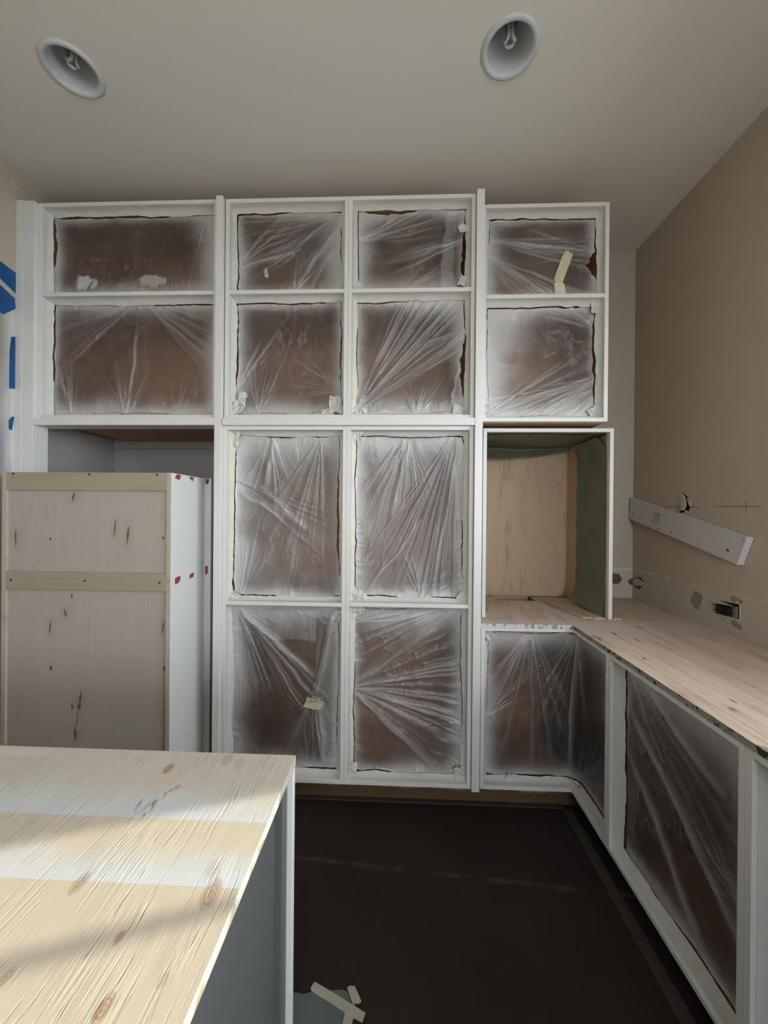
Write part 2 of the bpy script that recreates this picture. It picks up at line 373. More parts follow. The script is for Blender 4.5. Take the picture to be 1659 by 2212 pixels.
# ------------------------------------------------------------------ helpers: objects
def tag(o, label=None, cat=None, group=None, kind=None):
    for k, v in (('label', label), ('category', cat), ('group', group), ('kind', kind)):
        if v: o[k] = v
    return o
def thing(name, loc, label, cat, group=None):
    e = bpy.data.objects.new(name, None); e.empty_display_size = .05; e.location = loc
    col.objects.link(e); return tag(e, label, cat, group)
class MB:
    def __init__(s): s.v = []; s.f = []; s.mi = []; s.sm = []; s.att = None
    def add(s, vs, fs, mi=0, smooth=False):
        b = len(s.v); s.v += [tuple(p) for p in vs]
        for k, f in enumerate(fs):
            s.f.append([b+i for i in f]); s.mi.append(mi[k] if isinstance(mi, (list, tuple)) else mi); s.sm.append(smooth)
        return s
    def box(s, x0, x1, y0, y1, z0, z1, mi=0, face=None):
        if x0 > x1: x0, x1 = x1, x0
        if y0 > y1: y0, y1 = y1, y0
        if z0 > z1: z0, z1 = z1, z0
        v = [(x, y, z) for x in (x0, x1) for y in (y0, y1) for z in (z0, z1)]
        fs = [(0, 1, 3, 2), (4, 6, 7, 5), (0, 4, 5, 1), (2, 3, 7, 6), (0, 2, 6, 4), (1, 5, 7, 3)]
        ids = [mi]*6
        for k, q in (face or {}).items(): ids[('-x', '+x', '-y', '+y', '-z', '+z').index(k)] = q
        return s.add(v, fs, ids)
    def prism(s, poly, fn, t, mi=0):
        """outline poly (a, b), fn(a, b, h) -> world, extruded by t"""
        n = len(poly); ar = sum(poly[i][0]*poly[(i+1) % n][1]-poly[(i+1) % n][0]*poly[i][1] for i in range(n))
        if ar < 0: poly = poly[::-1]
        v = [fn(a, b, 0) for a, b in poly]+[fn(a, b, t) for a, b in poly]
        fs = [tuple(range(n))[::-1], tuple(range(n, 2*n))]+[(i, (i+1) % n, n+(i+1) % n, n+i) for i in range(n)]
        return s.add(v, fs, mi)
    def lathe(s, prof, cx, cy, n=40, mi=0, smooth=True):
        v = [(cx+r*math.cos(2*math.pi*k/n), cy+r*math.sin(2*math.pi*k/n), z) for r, z in prof for k in range(n)]
        fs = [(i*n+k, i*n+(k+1) % n, (i+1)*n+(k+1) % n, (i+1)*n+k) for i in range(len(prof)-1) for k in range(n)]
        return s.add(v, fs, mi, smooth)
    def tube(s, pts, r, n=10, mi=0):
        pts = [Vector(p) for p in pts]; v = []
        for i, p in enumerate(pts):
            d = (pts[min(i+1, len(pts)-1)]-pts[max(i-1, 0)]).normalized()
            a = d.orthogonal().normalized() if i == 0 else (a-d*a.dot(d)).normalized()
            b = d.cross(a)
            v += [p+r*(math.cos(2*math.pi*k/n)*a+math.sin(2*math.pi*k/n)*b) for k in range(n)]
        L = len(pts)
        fs = [(i*n+k, i*n+(k+1) % n, (i+1)*n+(k+1) % n, (i+1)*n+k) for i in range(L-1) for k in range(n)]
        fs += [tuple(range(n))[::-1], tuple(range((L-1)*n, L*n))]
        return s.add(v, fs, mi, True)
    def build(s, name, mats, parent=None, bevel=0., att=None, origin=None):
        if isinstance(mats, str): mats = [mats]
        if parent is not None: o0 = Vector(parent.location); 
        else:
            a = np.array(s.v); o0 = Vector(((a[:, 0].min()+a[:, 0].max())/2, (a[:, 1].min()+a[:, 1].max())/2, a[:, 2].min()))
            if origin is not None: o0 = Vector(origin)
        if parent is not None and parent.parent is not None:
            o0 = o0+Vector(parent.parent.location)
        me = bpy.data.meshes.new(name)
        if parent is not None and parent.type == 'MESH': lo = o0
        me.from_pydata([(x-o0.x, y-o0.y, z-o0.z) for x, y, z in s.v], [], s.f)
        for mn in mats: me.materials.append(M[mn])
        me.polygons.foreach_set('material_index', s.mi); me.polygons.foreach_set('use_smooth', s.sm)
        if att is not None:
            at = me.attributes.new('spray', 'FLOAT', 'POINT'); at.data.foreach_set('value', att)
        me.update()
        o = bpy.data.objects.new(name, me); col.objects.link(o)
        if parent is None: o.location = o0
        else: o.parent = parent
        if bevel:
            b = o.modifiers.new('bevel', 'BEVEL'); b.width = bevel; b.segments = 2; b.limit_method = 'ANGLE'; b.angle_limit = .6
            b.harden_normals = False
        return o
def struct(name, mb, mats, parent=None, bevel=0.):
    o = mb.build(name, mats, parent, bevel)
    if parent is None: tag(o, kind='structure')
    return o

# ------------------------------------------------------------------ room shell
ZC, XR, XL = 3.019, 1.4375, -1.830
TH = .13
def fill_with_holes(rect, holes, z):
    import bmesh
    bm = bmesh.new(); es = []
    def loop(pts):
        vv = [bm.verts.new((x, y, z)) for x, y in pts]
        for i in range(len(vv)): es.append(bm.edges.new((vv[i], vv[(i+1) % len(vv)])))
    x0, x1, y0, y1 = rect; loop([(x0, y0), (x1, y0), (x1, y1), (x0, y1)])
    for cx, cy, r in holes: loop([(cx+r*math.cos(2*math.pi*k/48), cy+r*math.sin(2*math.pi*k/48)) for k in range(48)])
    bmesh.ops.triangle_fill(bm, use_beauty=True, use_dissolve=False, edges=es)
    vv = [v.co.copy() for v in bm.verts]; bm.verts.index_update(); ff = [[v.index for v in f.verts] for f in bm.faces]; bm.free()
    return vv, ff
LIGHTS = [(-1.207, -1.035), (.372, -1.052)]
vv, ff = fill_with_holes((XL-TH, XR+TH+1.5, RY, TH), [(x, y, .078) for x, y in LIGHTS], ZC)
struct('ceiling', MB().add(vv, ff), 'ceiling')
struct('floor', MB().box(XL-TH, XR+TH+1.5, RY, TH, -.1, 0), 'floor')
struct('wall_back', MB().box(XL-TH, XR+TH, 0, TH, 0, ZC), ['wall_primed'])
struct('wall_left', MB().box(XL-TH, XL, RY, 0, 0, ZC), 'wall')
b = MB()
b.box(XR, XR+TH, WY1, 0, 0, ZC).box(XR, XR+TH, -4.2, WY0, 0, ZC)
b.box(XR, XR+TH, WY0, WY1, 0, WZ0).box(XR, XR+TH, WY0, WY1, WZ1, ZC)
wall_right = struct('wall_right', b, 'wall_primed')
b = MB(); b.box(XL-TH, RX0, RY-TH, RY, 0, ZC).box(RX0, RX1, RY-TH, RY, RZ1, ZC).box(RX0, RX1, RY-TH, RY, 0, RZ0).box(RX1, XR+TH+1.5, RY-TH, RY, 0, ZC)
struct('wall_front', b, 'backing')
struct('wall_side', MB().box(XR+TH+1.5, XR+TH+1.6, RY, -4.2, 0, ZC).box(XR+TH, XR+TH+1.6, -4.2, -4.1, 0, ZC), 'backing')
tag(MB().box(-9, 14, -16, 9, -.4, -.3).build('ground', 'ground'), kind='structure')
# window over the right worktop (it lies beyond the picture edge, the sun comes in through it)
win = MB(); d0, d1 = XR+.03, XR+.10
win.box(d0, d1, WY0, WY0+.05, WZ0, WZ1).box(d0, d1, WY0, WY1, WZ1-.05, WZ1).box(d0, d1, WY1-.001, WY1+.0, WZ0, WZ1)
win.box(d0, d1, WY0, WY1, WZ0-.03, WZ0)
win.box(XR+.055, XR+.075, -1.315, -1.293, WZ0, WZ1).box(d0, d1, -2.15, -2.10, WZ0, WZ1)
wo = struct('window_1', win, 'white')
for a, c in ((-1.293, WY1), (-2.10, -1.315), (WY0+.05, -2.15)):
    MB().box(XR+.062, XR+.066, a, c, WZ0, WZ1-.05).build('pane', 'glass', wo)

# alcove (empty fridge bay) lining and its ledger
MB_ = MB().box(XL, XL+.004, -.57, 0, 0, 1.846); struct('trim_1', MB_, 'alcove')
struct('trim_2', MB().box(XL+.004, -.84, -.006, -.0005, 0, 1.846), 'alcove')
lg = MB().box(-1.82, -.85, -.026, -.006, 1.80, 1.846)
struct('trim_3', lg, 'alcove', bevel=.001)

# ------------------------------------------------------------------ cabinets
YP, YB = -.639, -.619           # front of proud fillers, front of the cabinet boxes
XF, DB = .8094, .6053           # face of the right run, face of the base run
T = .018
def TB(yf): return lambda s, d, z: (s, yf+d, z)
TR = lambda s, d, z: (XF+d, -s, z)
def pbox(mb, tf, s0, s1, d0, d1, z0, z1, mi=0):
    a = tf(s0, d0, z0); c = tf(s1, d1, z1); mb.box(a[0], c[0], a[1], c[1], a[2], c[2], mi)
FRONT = .034
def panel(name, par, tf, s0, s1, d0, d1, z0, z1, inner='brown'):
    mb = MB(); f = min(d0+FRONT, d1)
    pbox(mb, tf, s0, s1, d0, f, z0, z1, 0)
    if d1 > f: pbox(mb, tf, s0, s1, f, d1, z0, z1, 1)
    return mb.build(name, ['white', inner], par, bevel=.0012)
def cabinet(name, label, tf, s0, s1, z0, z1, depth, shelves, cat='cabinet', inner='brown', group=None, bottom=True):
    e = thing(name, tf((s0+s1)/2, depth/2, z0), label, cat, group)
    panel('side_panel', e, tf, s0, s0+T, 0, depth, z0, z1, inner)
    panel('side_panel', e, tf, s1-T, s1, 0, depth, z0, z1, inner)
    panel('top_panel', e, tf, s0+T, s1-T, 0, depth, z1-T, z1, inner)
    if bottom: panel('bottom_panel', e, tf, s0+T, s1-T, 0, depth, z0, z0+T, inner)
    for z in shelves: panel('shelf', e, tf, s0+T, s1-T, 0, depth-.008, z-T, z, inner)
    mb = MB(); pbox(mb, tf, s0+T, s1-T, depth-.006, depth, z0+T, z1-T); mb.build('back_panel', [inner], e)
    return e
DEP = .612
ZS = 2.4485
cabinet('upper_cabinet', 'wide white cabinet above the empty fridge alcove, both openings masked', TB(YB), -1.742, -.8645, 1.8425, 2.879, DEP, [ZS])
cabinet('upper_cabinet', 'white upper cabinet beside the fridge alcove post, above the tall cabinets', TB(YB), -.8265, -.2438, 1.8425, 2.879, DEP, [ZS])
cabinet('upper_cabinet', 'white upper cabinet between the centre seam and the tallest white post', TB(YB), -.2432, .344, 1.8425, 2.879, DEP, [ZS])
cabinet('tall_cabinet', 'white tall cabinet under the uppers beside the fridge alcove', TB(YB), -.8305, -.2438, .133, 1.808, DEP, [.981])
cabinet('tall_cabinet', 'white tall cabinet under the uppers next to the plywood worktop', TB(YB), -.2432, .344, .133, 1.808, DEP, [.984])
cabinet('upper_cabinet', 'white wall cabinet hanging over the open box on the worktop', TB(-.571), .386, .9735, 1.8405, 2.866, .566, [2.440])
# open box on the worktop (no bottom, raw plywood inside)
hx0, hx1, hz0, hz1, hy = .4145, 1.0428, .8955, 1.8245, -.4993
e = thing('countertop_cabinet', ((hx0+hx1)/2, hy/2, hz0), 'open white box without floor standing on the worktop corner, raw plywood inside', 'cabinet')
tf = TB(hy)
panel('side_panel', e, tf, hx0, hx0+T, 0, .475, hz0, hz1, 'ply_tan'); panel('side_panel', e, tf, hx1-T, hx1, 0, .475, hz0, hz1, 'ply_side')
panel('top_panel', e, tf, hx0+T, hx1-T, 0, .475, hz1-T, hz1, 'ply_tan')
MB().box(hx0+T, hx1-T, -.030, -.024, hz0+.010, hz1-T).build('back_panel', ['ply_tan'], e)
# corner base cabinet: L-shaped opening, no post at the inner corner
sx0, se = .390, .898
zb0, zb1 = .125, .877
e = thing('corner_base_cabinet', (.9, -.45, zb0), 'white corner base cabinet with an L-shaped masked opening under the worktop', 'cabinet')
panel('side_panel', e, TB(-DB), sx0, sx0+T, 0, .595, zb0, zb1)
panel('side_panel', e, TR, se-T, se, 0, .62, zb0, zb1)
for nm, z0, z1 in (('top_rail', zb1-.0155, zb1), ('bottom_panel', zb0, zb0+T)):
    mb = MB(); dp = .075 if nm == 'top_rail' else .55
    pbox(mb, TB(-DB), sx0+T, XF, 0, FRONT, z0, z1, 0); mb.box(XF, XF+FRONT, -se+T, -DB+FRONT, z0, z1, 0)
    pbox(mb, TB(-DB), sx0+T, XF+.5, FRONT, dp, z0, z1, 1); mb.box(XF+FRONT, XF+dp, -se+T, -DB+dp, z0, z1, 1)
    mb.build(nm, ['white', 'brown'], e)
MB().box(sx0+T, XF-.01, -.012, -.006, zb0, .8945).box(XF-.01, XR-.006, -.012, -.006, zb0, zb1).build('back_panel', ['brown'], e)  # first stretch raised to darken the slot under the open box
MB().box(XR-.014, XR-.008, -se+T, -.014, zb0, zb1).build('back_panel', ['brown'], e)
cabinet('base_cabinet', 'white base cabinet along the right wall next to the corner cabinet', TR, .8982, 1.4758, zb0, zb1, .62, [])
cabinet('base_cabinet', 'white base cabinet along the right wall, second from the corner cabinet', TR, 1.4762, 2.06, zb0, zb1, .62, [])
# proud white fillers
def solo(name, mb, mats, label, cat, group=None, bevel=0.): return tag(mb.build(name, mats, None, bevel), label, cat, group)
def filler(name, x0, x1, z0, z1, y1, label): return solo(name, MB().box(x0, x1, YP, y1, z0, z1), 'white', label, 'filler', 'white filler strips between the cabinets', .0015)
mb = MB().box(-1.797, -1.7425, YP, -.56, 0, 2.876)
solo('filler_post', mb, 'white', 'white filler post between left wall and the wide cabinet', 'filler', 'white filler strips between the cabinets', .0015)
solo('scribe_strip', MB().box(XL+.001, -1.798, YP-.004, -.575, 0, 2.876), 'white', 'narrow white scribe strip between the beige left wall and filler post', 'filler')
filler('filler_post', -.8645, -.8312, 0.0, 2.880, -.56, 'white filler post between fridge alcove and tall cabinets')
filler('filler_post', .346, .381, .133, 2.884, -.56, 'tallest white filler post beside the open box on the worktop')
filler('filler_rail', -1.7405, -.8655, 1.808, 1.8415, -.545, 'white filler rail over the empty fridge alcove')
filler('filler_rail', -.828, .345, 1.8085, 1.842, -.56, 'white filler rail between the upper and the tall cabinets')
# toe boards and the floor strips in front of them
solo('toe_board', MB().box(-.829, .893, -.520, -.505, 0, .131), 'toe', 'brown toe board with white overspray under the tall cabinets', 'toe kick', bevel=.001)
solo('toe_board', MB().box(.8945, .909, -2.06, -.505, 0, .123), 'toe', 'brown toe board under the base cabinets along the right wall', 'toe kick', bevel=.001)
solo('floor_strip', MB().box(-.829, .80, -.546, -.522, 0, .006), 'strip', 'dusty thin strip on the dark floor before the tall cabinets', 'floor strip', bevel=.001)
solo('floor_strip', MB().box(.793, .836, -2.06, -.548, 0, .006), 'strip', 'dusty thin strip on the dark floor along the right base cabinets', 'floor strip', bevel=.001)

# ------------------------------------------------------------------ worktops
wt = MB().box(XF-.003, XR-.002, -2.06, -.002, .8772, .8952, 0, {'-x': 1})
solo('plywood_worktop', wt, ['counter', 'edge_dark'], 'pinkish plywood worktop on the right base cabinets with dark flecked edge', 'worktop')
wt = MB().box(.384, XF-.004, -DB-.003, -.13, .8772, .8952, 0, {'-y': 1}).box(.384, .58, -.13, -.0135, .8772, .8952)
solo('plywood_worktop', wt, ['counter', 'edge_white'], 'short plywood worktop under the open box with white flecked edge', 'worktop')
for k, (ya, yb_, xa, xb, z0, z1) in enumerate(((-.49, -.05, .905, .955, .8955, .9035), (-.505, -.06, .958, 1.005, .8955, .9055))):
    pts = [(xa-.10*0, yb_), (xb, yb_), (xb+.0, ya), (xa, ya)]
    solo('plywood_offcut', MB().prism([(xa-.08, yb_), (xb-.08, yb_), (xb, ya), (xa, ya)], lambda a, b_, h: (a, b_, z0+h), z1-z0), 'ply_edge',
         ('narrow plywood strip lying flat inside the open box', 'narrow plywood strip lying against the green paper inside the open box')[k], 'plywood strip', bevel=.0008)
solo('plywood_offcut', MB().box(1.046, 1.085, -.507, -.487, .8955, .9045), 'ply_edge', 'small plywood strip end poking out beside the open box', 'plywood strip', bevel=.0008)
solo('plywood_offcut', MB().prism([(.434, -.47), (.446, -.47), (.585, -.036), (.434, -.036)], lambda a, b_, h: (a, b_, .8955+h), .006), 'ply_edge', 'tapered plywood piece lying flat inside the open box near the tallest post', 'plywood strip', bevel=.0008)

# ------------------------------------------------------------------ masking film
def film(label, tf, s0, s1, z0, z1, fans=(), creases=(), spray=(.1, .1, .1, .1), slits=(), haze=.12, seed=1, billow=.015,
         wrinkle=1., veils=(), clear=(), blobs=(), tape=('tape',)*4, depth=.05, group='plastic sheets masking the cabinet openings', extra=None, res=.0041, tw=.019, flaps=()):
    W, H = s1-s0, z1-z0
    e = thing('plastic_sheet', tf((s0+s1)/2, depth, z0), label, 'plastic sheet', group)
    rs = np.random.RandomState(seed)
    def width(side, t):   # ragged inner edge of the tape, t in metres along the side
        k = seed*11+side
        w = tw+.006*noise1(t, k, 5, 2)+.0045*noise1(t, k+50, 22, 3)
        return np.clip(w, .006, .04)
    def gap(side, t, L):
        g = np.zeros_like(t)
        for sd_, a, c, amt in slits:
            if sd_ == side:
                q = (t/L-a)/(c-a); inside = (q > 0) & (q < 1)
                g = np.where(inside, np.maximum(g, amt*np.sin(np.pi*np.clip(q, 0, 1))**.6*(1+.5*noise1(t, seed+side*7, 40, 2))), g)
        return g
    # tape strips: 0 left, 1 right, 2 top, 3 bottom
    for side in range(4):
        L = H if side < 2 else W; n = max(24, int(L/.006)); t = np.linspace(0, L, n); wd = width(side, t)
        kink = noise1(t, seed*3+side, 30, 2)
        prof = [(.0006+0*t, .013+0*t), (.0015+.001*kink, .024+0*t), (.35*wd, .036+.004*kink), (wd, depth-.004+.005*noise1(t, seed*5+side, 18, 3))]
        mb = MB(); vs = []
        for ins, dd in prof:
            for i in range(n):
                a, d_ = float(ins[i]), float(dd[i])
                if side == 0: p = (s0+a, d_, z0+t[i])
                elif side == 1: p = (s1-a, d_, z0+t[i])
                elif side == 2: p = (s0+t[i], d_, z1-a)
                else: p = (s0+t[i], d_, z0+a)
                vs.append(tf(*p))
        fs = [(k*n+i, k*n+i+1, (k+1)*n+i+1, (k+1)*n+i) for k in range(3) for i in range(n-1)]
        mb.add(vs, fs, 0, True); mb.build('masking_tape', tape[side], e)
    for k, (fu, fv, sz) in enumerate(flaps):
        q = 9; g = np.linspace(-1, 1, q); GU, GV = np.meshgrid(g, g); an = rs.uniform(0, 6)
        rr = 1+.3*noise2(GU+k, GV, seed+k*3, 1.5, 1.5, 2)
        ga = (GU*math.cos(an)-GV*math.sin(an)*.7)*sz*rr; gb = (GU*math.sin(an)+GV*math.cos(an)*.7)*sz*rr
        gd = depth-.016+.5*sz*noise2(GU, GV, seed+k*5+1, 1.6, 1.6, 3)
        ga = np.clip(fu*W+ga, .001, W-.001); gb = np.clip(fv*H+gb, .001, H-.001); gd = np.clip(gd, .012, depth+.01)
        mb = MB(); mb.add([tf(s0+a, d_, z0+c_) for a, d_, c_ in zip(ga.ravel(), gd.ravel(), gb.ravel())],
                          [(j*q+i, j*q+i+1, (j+1)*q+i+1, (j+1)*q+i) for j in range(q-1) for i in range(q-1)], 0, False)
        mb.build('masking_tape', 'tape', e)
    nu, nv = max(30, int(W/res)), max(30, int(H/res))
    U, V = np.meshgrid(np.linspace(0, 1, nu), np.linspace(0, 1, nv))
    def ins(side, t, L):
        g = gap(side, t, L); thin = np.clip(noise1(t, seed*53+side, 4, 2)+.12, 0, 1)
        g = np.maximum(g, np.where(thin > 0, .0038*np.minimum(1, thin*5), 0))
        return np.clip(width(side, t)-.007, .003, 1)+np.where(g > 0, .007*np.minimum(1, g/.0015)+g, 0)
    tv, tu = V*H, U*W
    bl, br, bt, bb = ins(0, tv, H), ins(1, tv, H), ins(2, tu, W), ins(3, tu, W)
    x = bl+(W-bl-br)*U; z = bb+(H-bb-bt)*V
    disp = np.zeros_like(x); fold = np.zeros_like(x)
    for k, (fu, fv, ang, spr, cnt, amp, ln) in enumerate(fans):
        dx, dz = x-fu*W, z-fv*H; r = np.hypot(dx, dz)+1e-6
        th = (np.degrees(np.arctan2(dz, dx))-ang+180) % 360-180
        win_ = np.clip(1-(np.abs(th)/(spr/2))**4, 0, 1)
        tt = th/spr*cnt+.35*noise1(th/spr, seed*17+k, 9, 2)+.15*noise1(r/ln, seed*19+k, 6, 2)
        cell = np.floor(tt).astype(int) % 31; hs = np.random.RandomState(seed*23+k).uniform(.15, 1, 31)
        cs = np.random.RandomState(seed*29+k).uniform(.45, 1.25, 31)
        rg = np.maximum(0, 1-np.abs((tt-np.floor(tt))*2-1))**3.0*(.35+.65*hs[cell])
        t2 = tt*2.7+.3; c2_ = np.floor(t2).astype(int) % 31
        rg = np.maximum(rg, .55*hs[(c2_*7) % 31]*np.maximum(0, 1-np.abs((t2-np.floor(t2))*2-1))**3.0)
        q = r/(ln*cs[cell]); g = np.minimum(1, (r/.03))*np.exp(-q**2.2)
        c_ = win_*rg*g; disp -= amp*c_*(.35+.65*np.minimum(1, q*1.8)); fold = np.maximum(fold, c_)
        rr_ = np.random.RandomState(seed*43+k)
        for q_ in range(int(cnt*1.6)):          # crisp straight tension lines
            an = rr_.uniform(-.5, .5)*spr*.95; l_ = ln*rr_.uniform(.35, 1.15); wd_ = rr_.uniform(.0025, .0055); a_ = rr_.uniform(.3, 1.)
            dth = np.radians(th-an); al = r*np.cos(dth); off = np.abs(r*np.sin(dth)+.006*noise1(r/ln, seed*47+k*13+q_, 3, 2))
            cc_ = np.where((al > 0) & (al < l_), np.exp(-(off/(wd_*(.6+.9*al/l_)))**1.5)*np.clip(1-al/l_, 0, 1)**.45*np.minimum(1, al/.015), 0)*a_
            disp -= amp*.45*cc_; fold = np.maximum(fold, cc_*.95)
        # broad tension dip around the pinch
        disp += amp*.5*win_*np.exp(-(r/(.35*ln))**2)
    for (u0, v0, u1, v1, wd, amp) in creases:
        ax, az, bx, bz = u0*W, v0*H, u1*W, v1*H; L2 = (bx-ax)**2+(bz-az)**2
        tt = np.clip(((x-ax)*(bx-ax)+(z-az)*(bz-az))/L2, 0, 1)
        off = .012*noise1(tt, seed*31+int(u0*97), 3, 2)
        nx, nz = -(bz-az)/math.sqrt(L2), (bx-ax)/math.sqrt(L2)
        dd = np.abs((x-ax-tt*(bx-ax))*nx+(z-az-tt*(bz-az))*nz+off*np.sin(np.pi*tt))
        on = ((x-ax)*(bx-ax)+(z-az)*(bz-az) > -.01*L2) & ((x-ax)*(bx-ax)+(z-az)*(bz-az) < 1.01*L2)
        c_ = np.exp(-(dd/wd)**1.4)*np.sin(np.pi*np.clip(tt*.94+.03, 0, 1))**.4*on
        disp -= amp*c_; fold = np.maximum(fold, c_*.9)
    low = noise2(x, z, seed, 5, 4, 2); mid = noise2(x, z, seed+100, 16, 9, 3); hi = noise2(x+.05*mid, z+.04*low, seed+200, 55, 40, 2)
    crinkle = 1-np.abs(noise2(x, z, seed+300, 26, 18, 3))*2
    patch = sstep(.0, .5, noise2(x, z, seed+400, 4, 5, 2))
    disp += wrinkle*(.010*low+.0045*mid+.0011*hi-.0045*np.clip(crinkle, 0, 1)**4*patch)
    fold = np.maximum(fold, .35*np.clip(crinkle, 0, 1)**8*patch)
    ed = np.minimum(np.minimum(x-bl, W-br-x), np.minimum(z-bb, H-bt-z)); ew = sstep(0, .05, ed)
    disp = disp*(.25+.75*ew)+billow*(np.sin(np.pi*U)*np.sin(np.pi*V))**.5
    # small puckers where the film meets the tape
    for side, tt_, dist in ((0, tv, x-bl), (1, tv, W-br-x), (2, tu, H-bt-z), (3, tu, z-bb)):
        pk = np.clip(noise1(tt_+.2*dist, seed*41+side, 42, 2), 0, 1)**1.5*np.exp(-(dist/.028))*sstep(0, .006, dist)
        disp -= .007*pk; fold = np.maximum(fold, pk*.7)
    sp = np.zeros_like(x)
    for side, dist, tt_ in ((0, x, tv), (1, W-x, tv), (2, H-z, tu), (3, z, tu)):
        wd = .80*spray[side]*(W if side < 2 else H)*(1+.45*noise1(tt_, seed*37+side, 6, 3))+.012+.02*np.clip(low, -1, 1)
        sp = 1-(1-sp)*(1-.93*np.exp(-(np.maximum(dist, 0)/np.maximum(wd, .008))**2.0))
    for poly, amt in veils:
        sp = np.maximum(sp, np.where(inpoly(U, V, poly), np.minimum(1, sp+amt*(1+.4*mid)), sp))
    for (bu, bv, ru, rv, amt) in blobs:
        dd = np.hypot((U-bu)/ru, (V-bv)/rv)+.5*hi+.3*mid; sp = np.maximum(sp, amt*(1-sstep(.6, 1.05, dd)))
    hz_ = haze*.55; sp = hz_*(1+.5*mid)+(1-hz_)*sp
    sp = np.clip(sp+fold*.48*(1-sp), 0, 1)  # fold highlights painted in as whiter lines on top of the overspray
    for poly in clear: sp = np.where(inpoly(U, V, poly), .07+.25*sp*U, sp)
    D = depth+.002+disp; D = np.maximum(D, .022)
    vs = [tf(s0+a, d_, z0+c_) for a, d_, c_ in zip(x.ravel(), D.ravel(), z.ravel())]
    fs = [(j*nu+i, j*nu+i+1, (j+1)*nu+i+1, (j+1)*nu+i) for j in range(nv-1) for i in range(nu-1)]
    mb = MB(); mb.add(vs, fs, 0, True); mb.build('film', 'film', e, att=sp.ravel().astype(np.float32))
    for poly, mt_, nm in (extra or ()):
        def fn(a, b_, h):
            i = int(np.clip((a-s0)/W, 0, 1)*(nu-1)); j = int(np.clip((b_-z0)/H, 0, 1)*(nv-1))
            return tf(a, float(D[max(0, j-3):j+4, max(0, i-3):i+4].min())-.0012-h, b_)
        mb = MB(); mb.prism(poly, fn, .0012); mb.build(nm, mt_, e)
    return e

B_ = TB(YB)
zU0, zU1, zL0, zL1 = ZS, 2.861, 1.8605, ZS-T
ax0, ax1 = -1.724, -.8825
bx0, bx1 = -.8085, -.2618
cx0, cx1 = -.2252, .326
L_, R_, T_, Bm = 0, 1, 2, 3
film('plastic sheet with two white paint splotches in the top opening above the fridge alcove', B_, ax0, ax1, zU0, zU1,
     fans=[(.93, 1., 255, 40, 7, .012, .16), (.8, 0, 100, 80, 6, .006, .12)], spray=(.04, .13, .06, .13),
     slits=[(T_, .02, .72, .006), (L_, .35, .92, .011), (R_, .3, .75, .003)], haze=.10, seed=3, wrinkle=.45,
     blobs=[(.185, .155, .06, .12, .85), (.245, .13, .03, .06, .8), (.6, .16, .10, .09, .6), (.42, .12, .04, .05, .4)])
film('plastic sheet fanned from top and bottom centre, in the lower opening above the fridge alcove', B_, ax0, ax1, zL0, zL1,
     fans=[(.5, 1.0, 207, 34, 7, .016, .55), (.55, 1.0, 328, 36, 6, .012, .5), (.45, 0, 92, 70, 9, .014, .22), (.76, 0, 80, 70, 6, .010, .12), (.13, .02, 95, 40, 5, .012, .2)],
     creases=[(.46, .05, .50, .75, .006, .006), (.14, .05, .03, .45, .006, .006)], spray=(.045, .06, .075, .11),
     slits=[(L_, .3, .5, .004), (Bm, .2, .35, .003), (Bm, .55, .75, .003)], haze=.13, seed=5, wrinkle=.8)
film('plastic sheet with folds fanning from its top right corner, beside the alcove post', B_, bx0, bx1, zU0, zU1,
     fans=[(1., .97, 200, 44, 9, .020, .62), (1., .85, 232, 30, 5, .018, .45), (.52, 0, 62, 50, 6, .014, .3), (0, .35, 30, 50, 5, .010, .4)],
     creases=[(.53, .02, .97, .88, .009, .014), (.0, .33, .6, .55, .010, .008)], spray=(.10, .20, .06, .11),
     slits=[(R_, .25, .85, .006), (L_, .45, .62, .003)], haze=.14, seed=8, wrinkle=1.3, blobs=[(.26, .27, .02, .07, .7)])
film('crinkled plastic sheet with torn tape corners, beside the alcove post above the rail', B_, bx0, bx1, zL0, zL1,
     fans=[(0., .93, 8, 26, 6, .016, .4), (1., .22, 160, 60, 7, .014, .22), (.22, 0, 85, 50, 7, .012, .25), (0, .2, 60, 40, 4, .01, .3)],
     creases=[(.0, .95, .55, 1.0, .006, .008)], spray=(.12, .07, .07, .11),
     slits=[(R_, .1, .95, .007), (L_, .25, .72, .007), (Bm, .3, .72, .003), (T_, .3, .6, .004)], haze=.13, seed=12, wrinkle=1.2, flaps=[(.05, .06, .035), (.1, .15, .03), (.93, .1, .04), (.86, .03, .03)])
film('plastic sheet with peeling right edge and dark top slit, by the tallest post', B_, cx0, cx1, zU0, zU1,
     fans=[(0., .62, 18, 34, 6, .016, .5), (1., .65, 195, 26, 5, .010, .4), (.35, 0, 40, 50, 5, .010, .25)], spray=(.13, .05, .07, .12),
     slits=[(T_, .06, .55, .015), (R_, .05, .75, .016)], haze=.13, seed=17, wrinkle=1.1, flaps=[(.04, .05, .035), (.95, .72, .028), (.94, .12, .025)],
     veils=[([(.80, .05), (.93, .05), (.92, .97), (.83, .97)], .22)])
film('plastic sheet with bright folds shooting up from its lower left corner', B_, cx0, cx1, zL0, zL1,
     fans=[(0.02, .06, 50, 46, 11, .022, .75), (.55, 0, 75, 90, 12, .012, .14), (1., .75, 215, 40, 5, .010, .35)],
     creases=[(.02, .08, .42, .92, .006, .012), (.03, .08, .75, .85, .008, .012), (.86, .15, .99, .68, .010, .016), (.84, .05, .9, .3, .008, .012)],
     spray=(.07, .12, .10, .12), slits=[(R_, .15, .70, .018), (L_, .2, .8, .004)], haze=.14, seed=21, wrinkle=.9, flaps=[(.04, .04, .035), (.12, .03, .025), (.9, .03, .035)], tape=('cream', 'tape', 'tape', 'tape'))
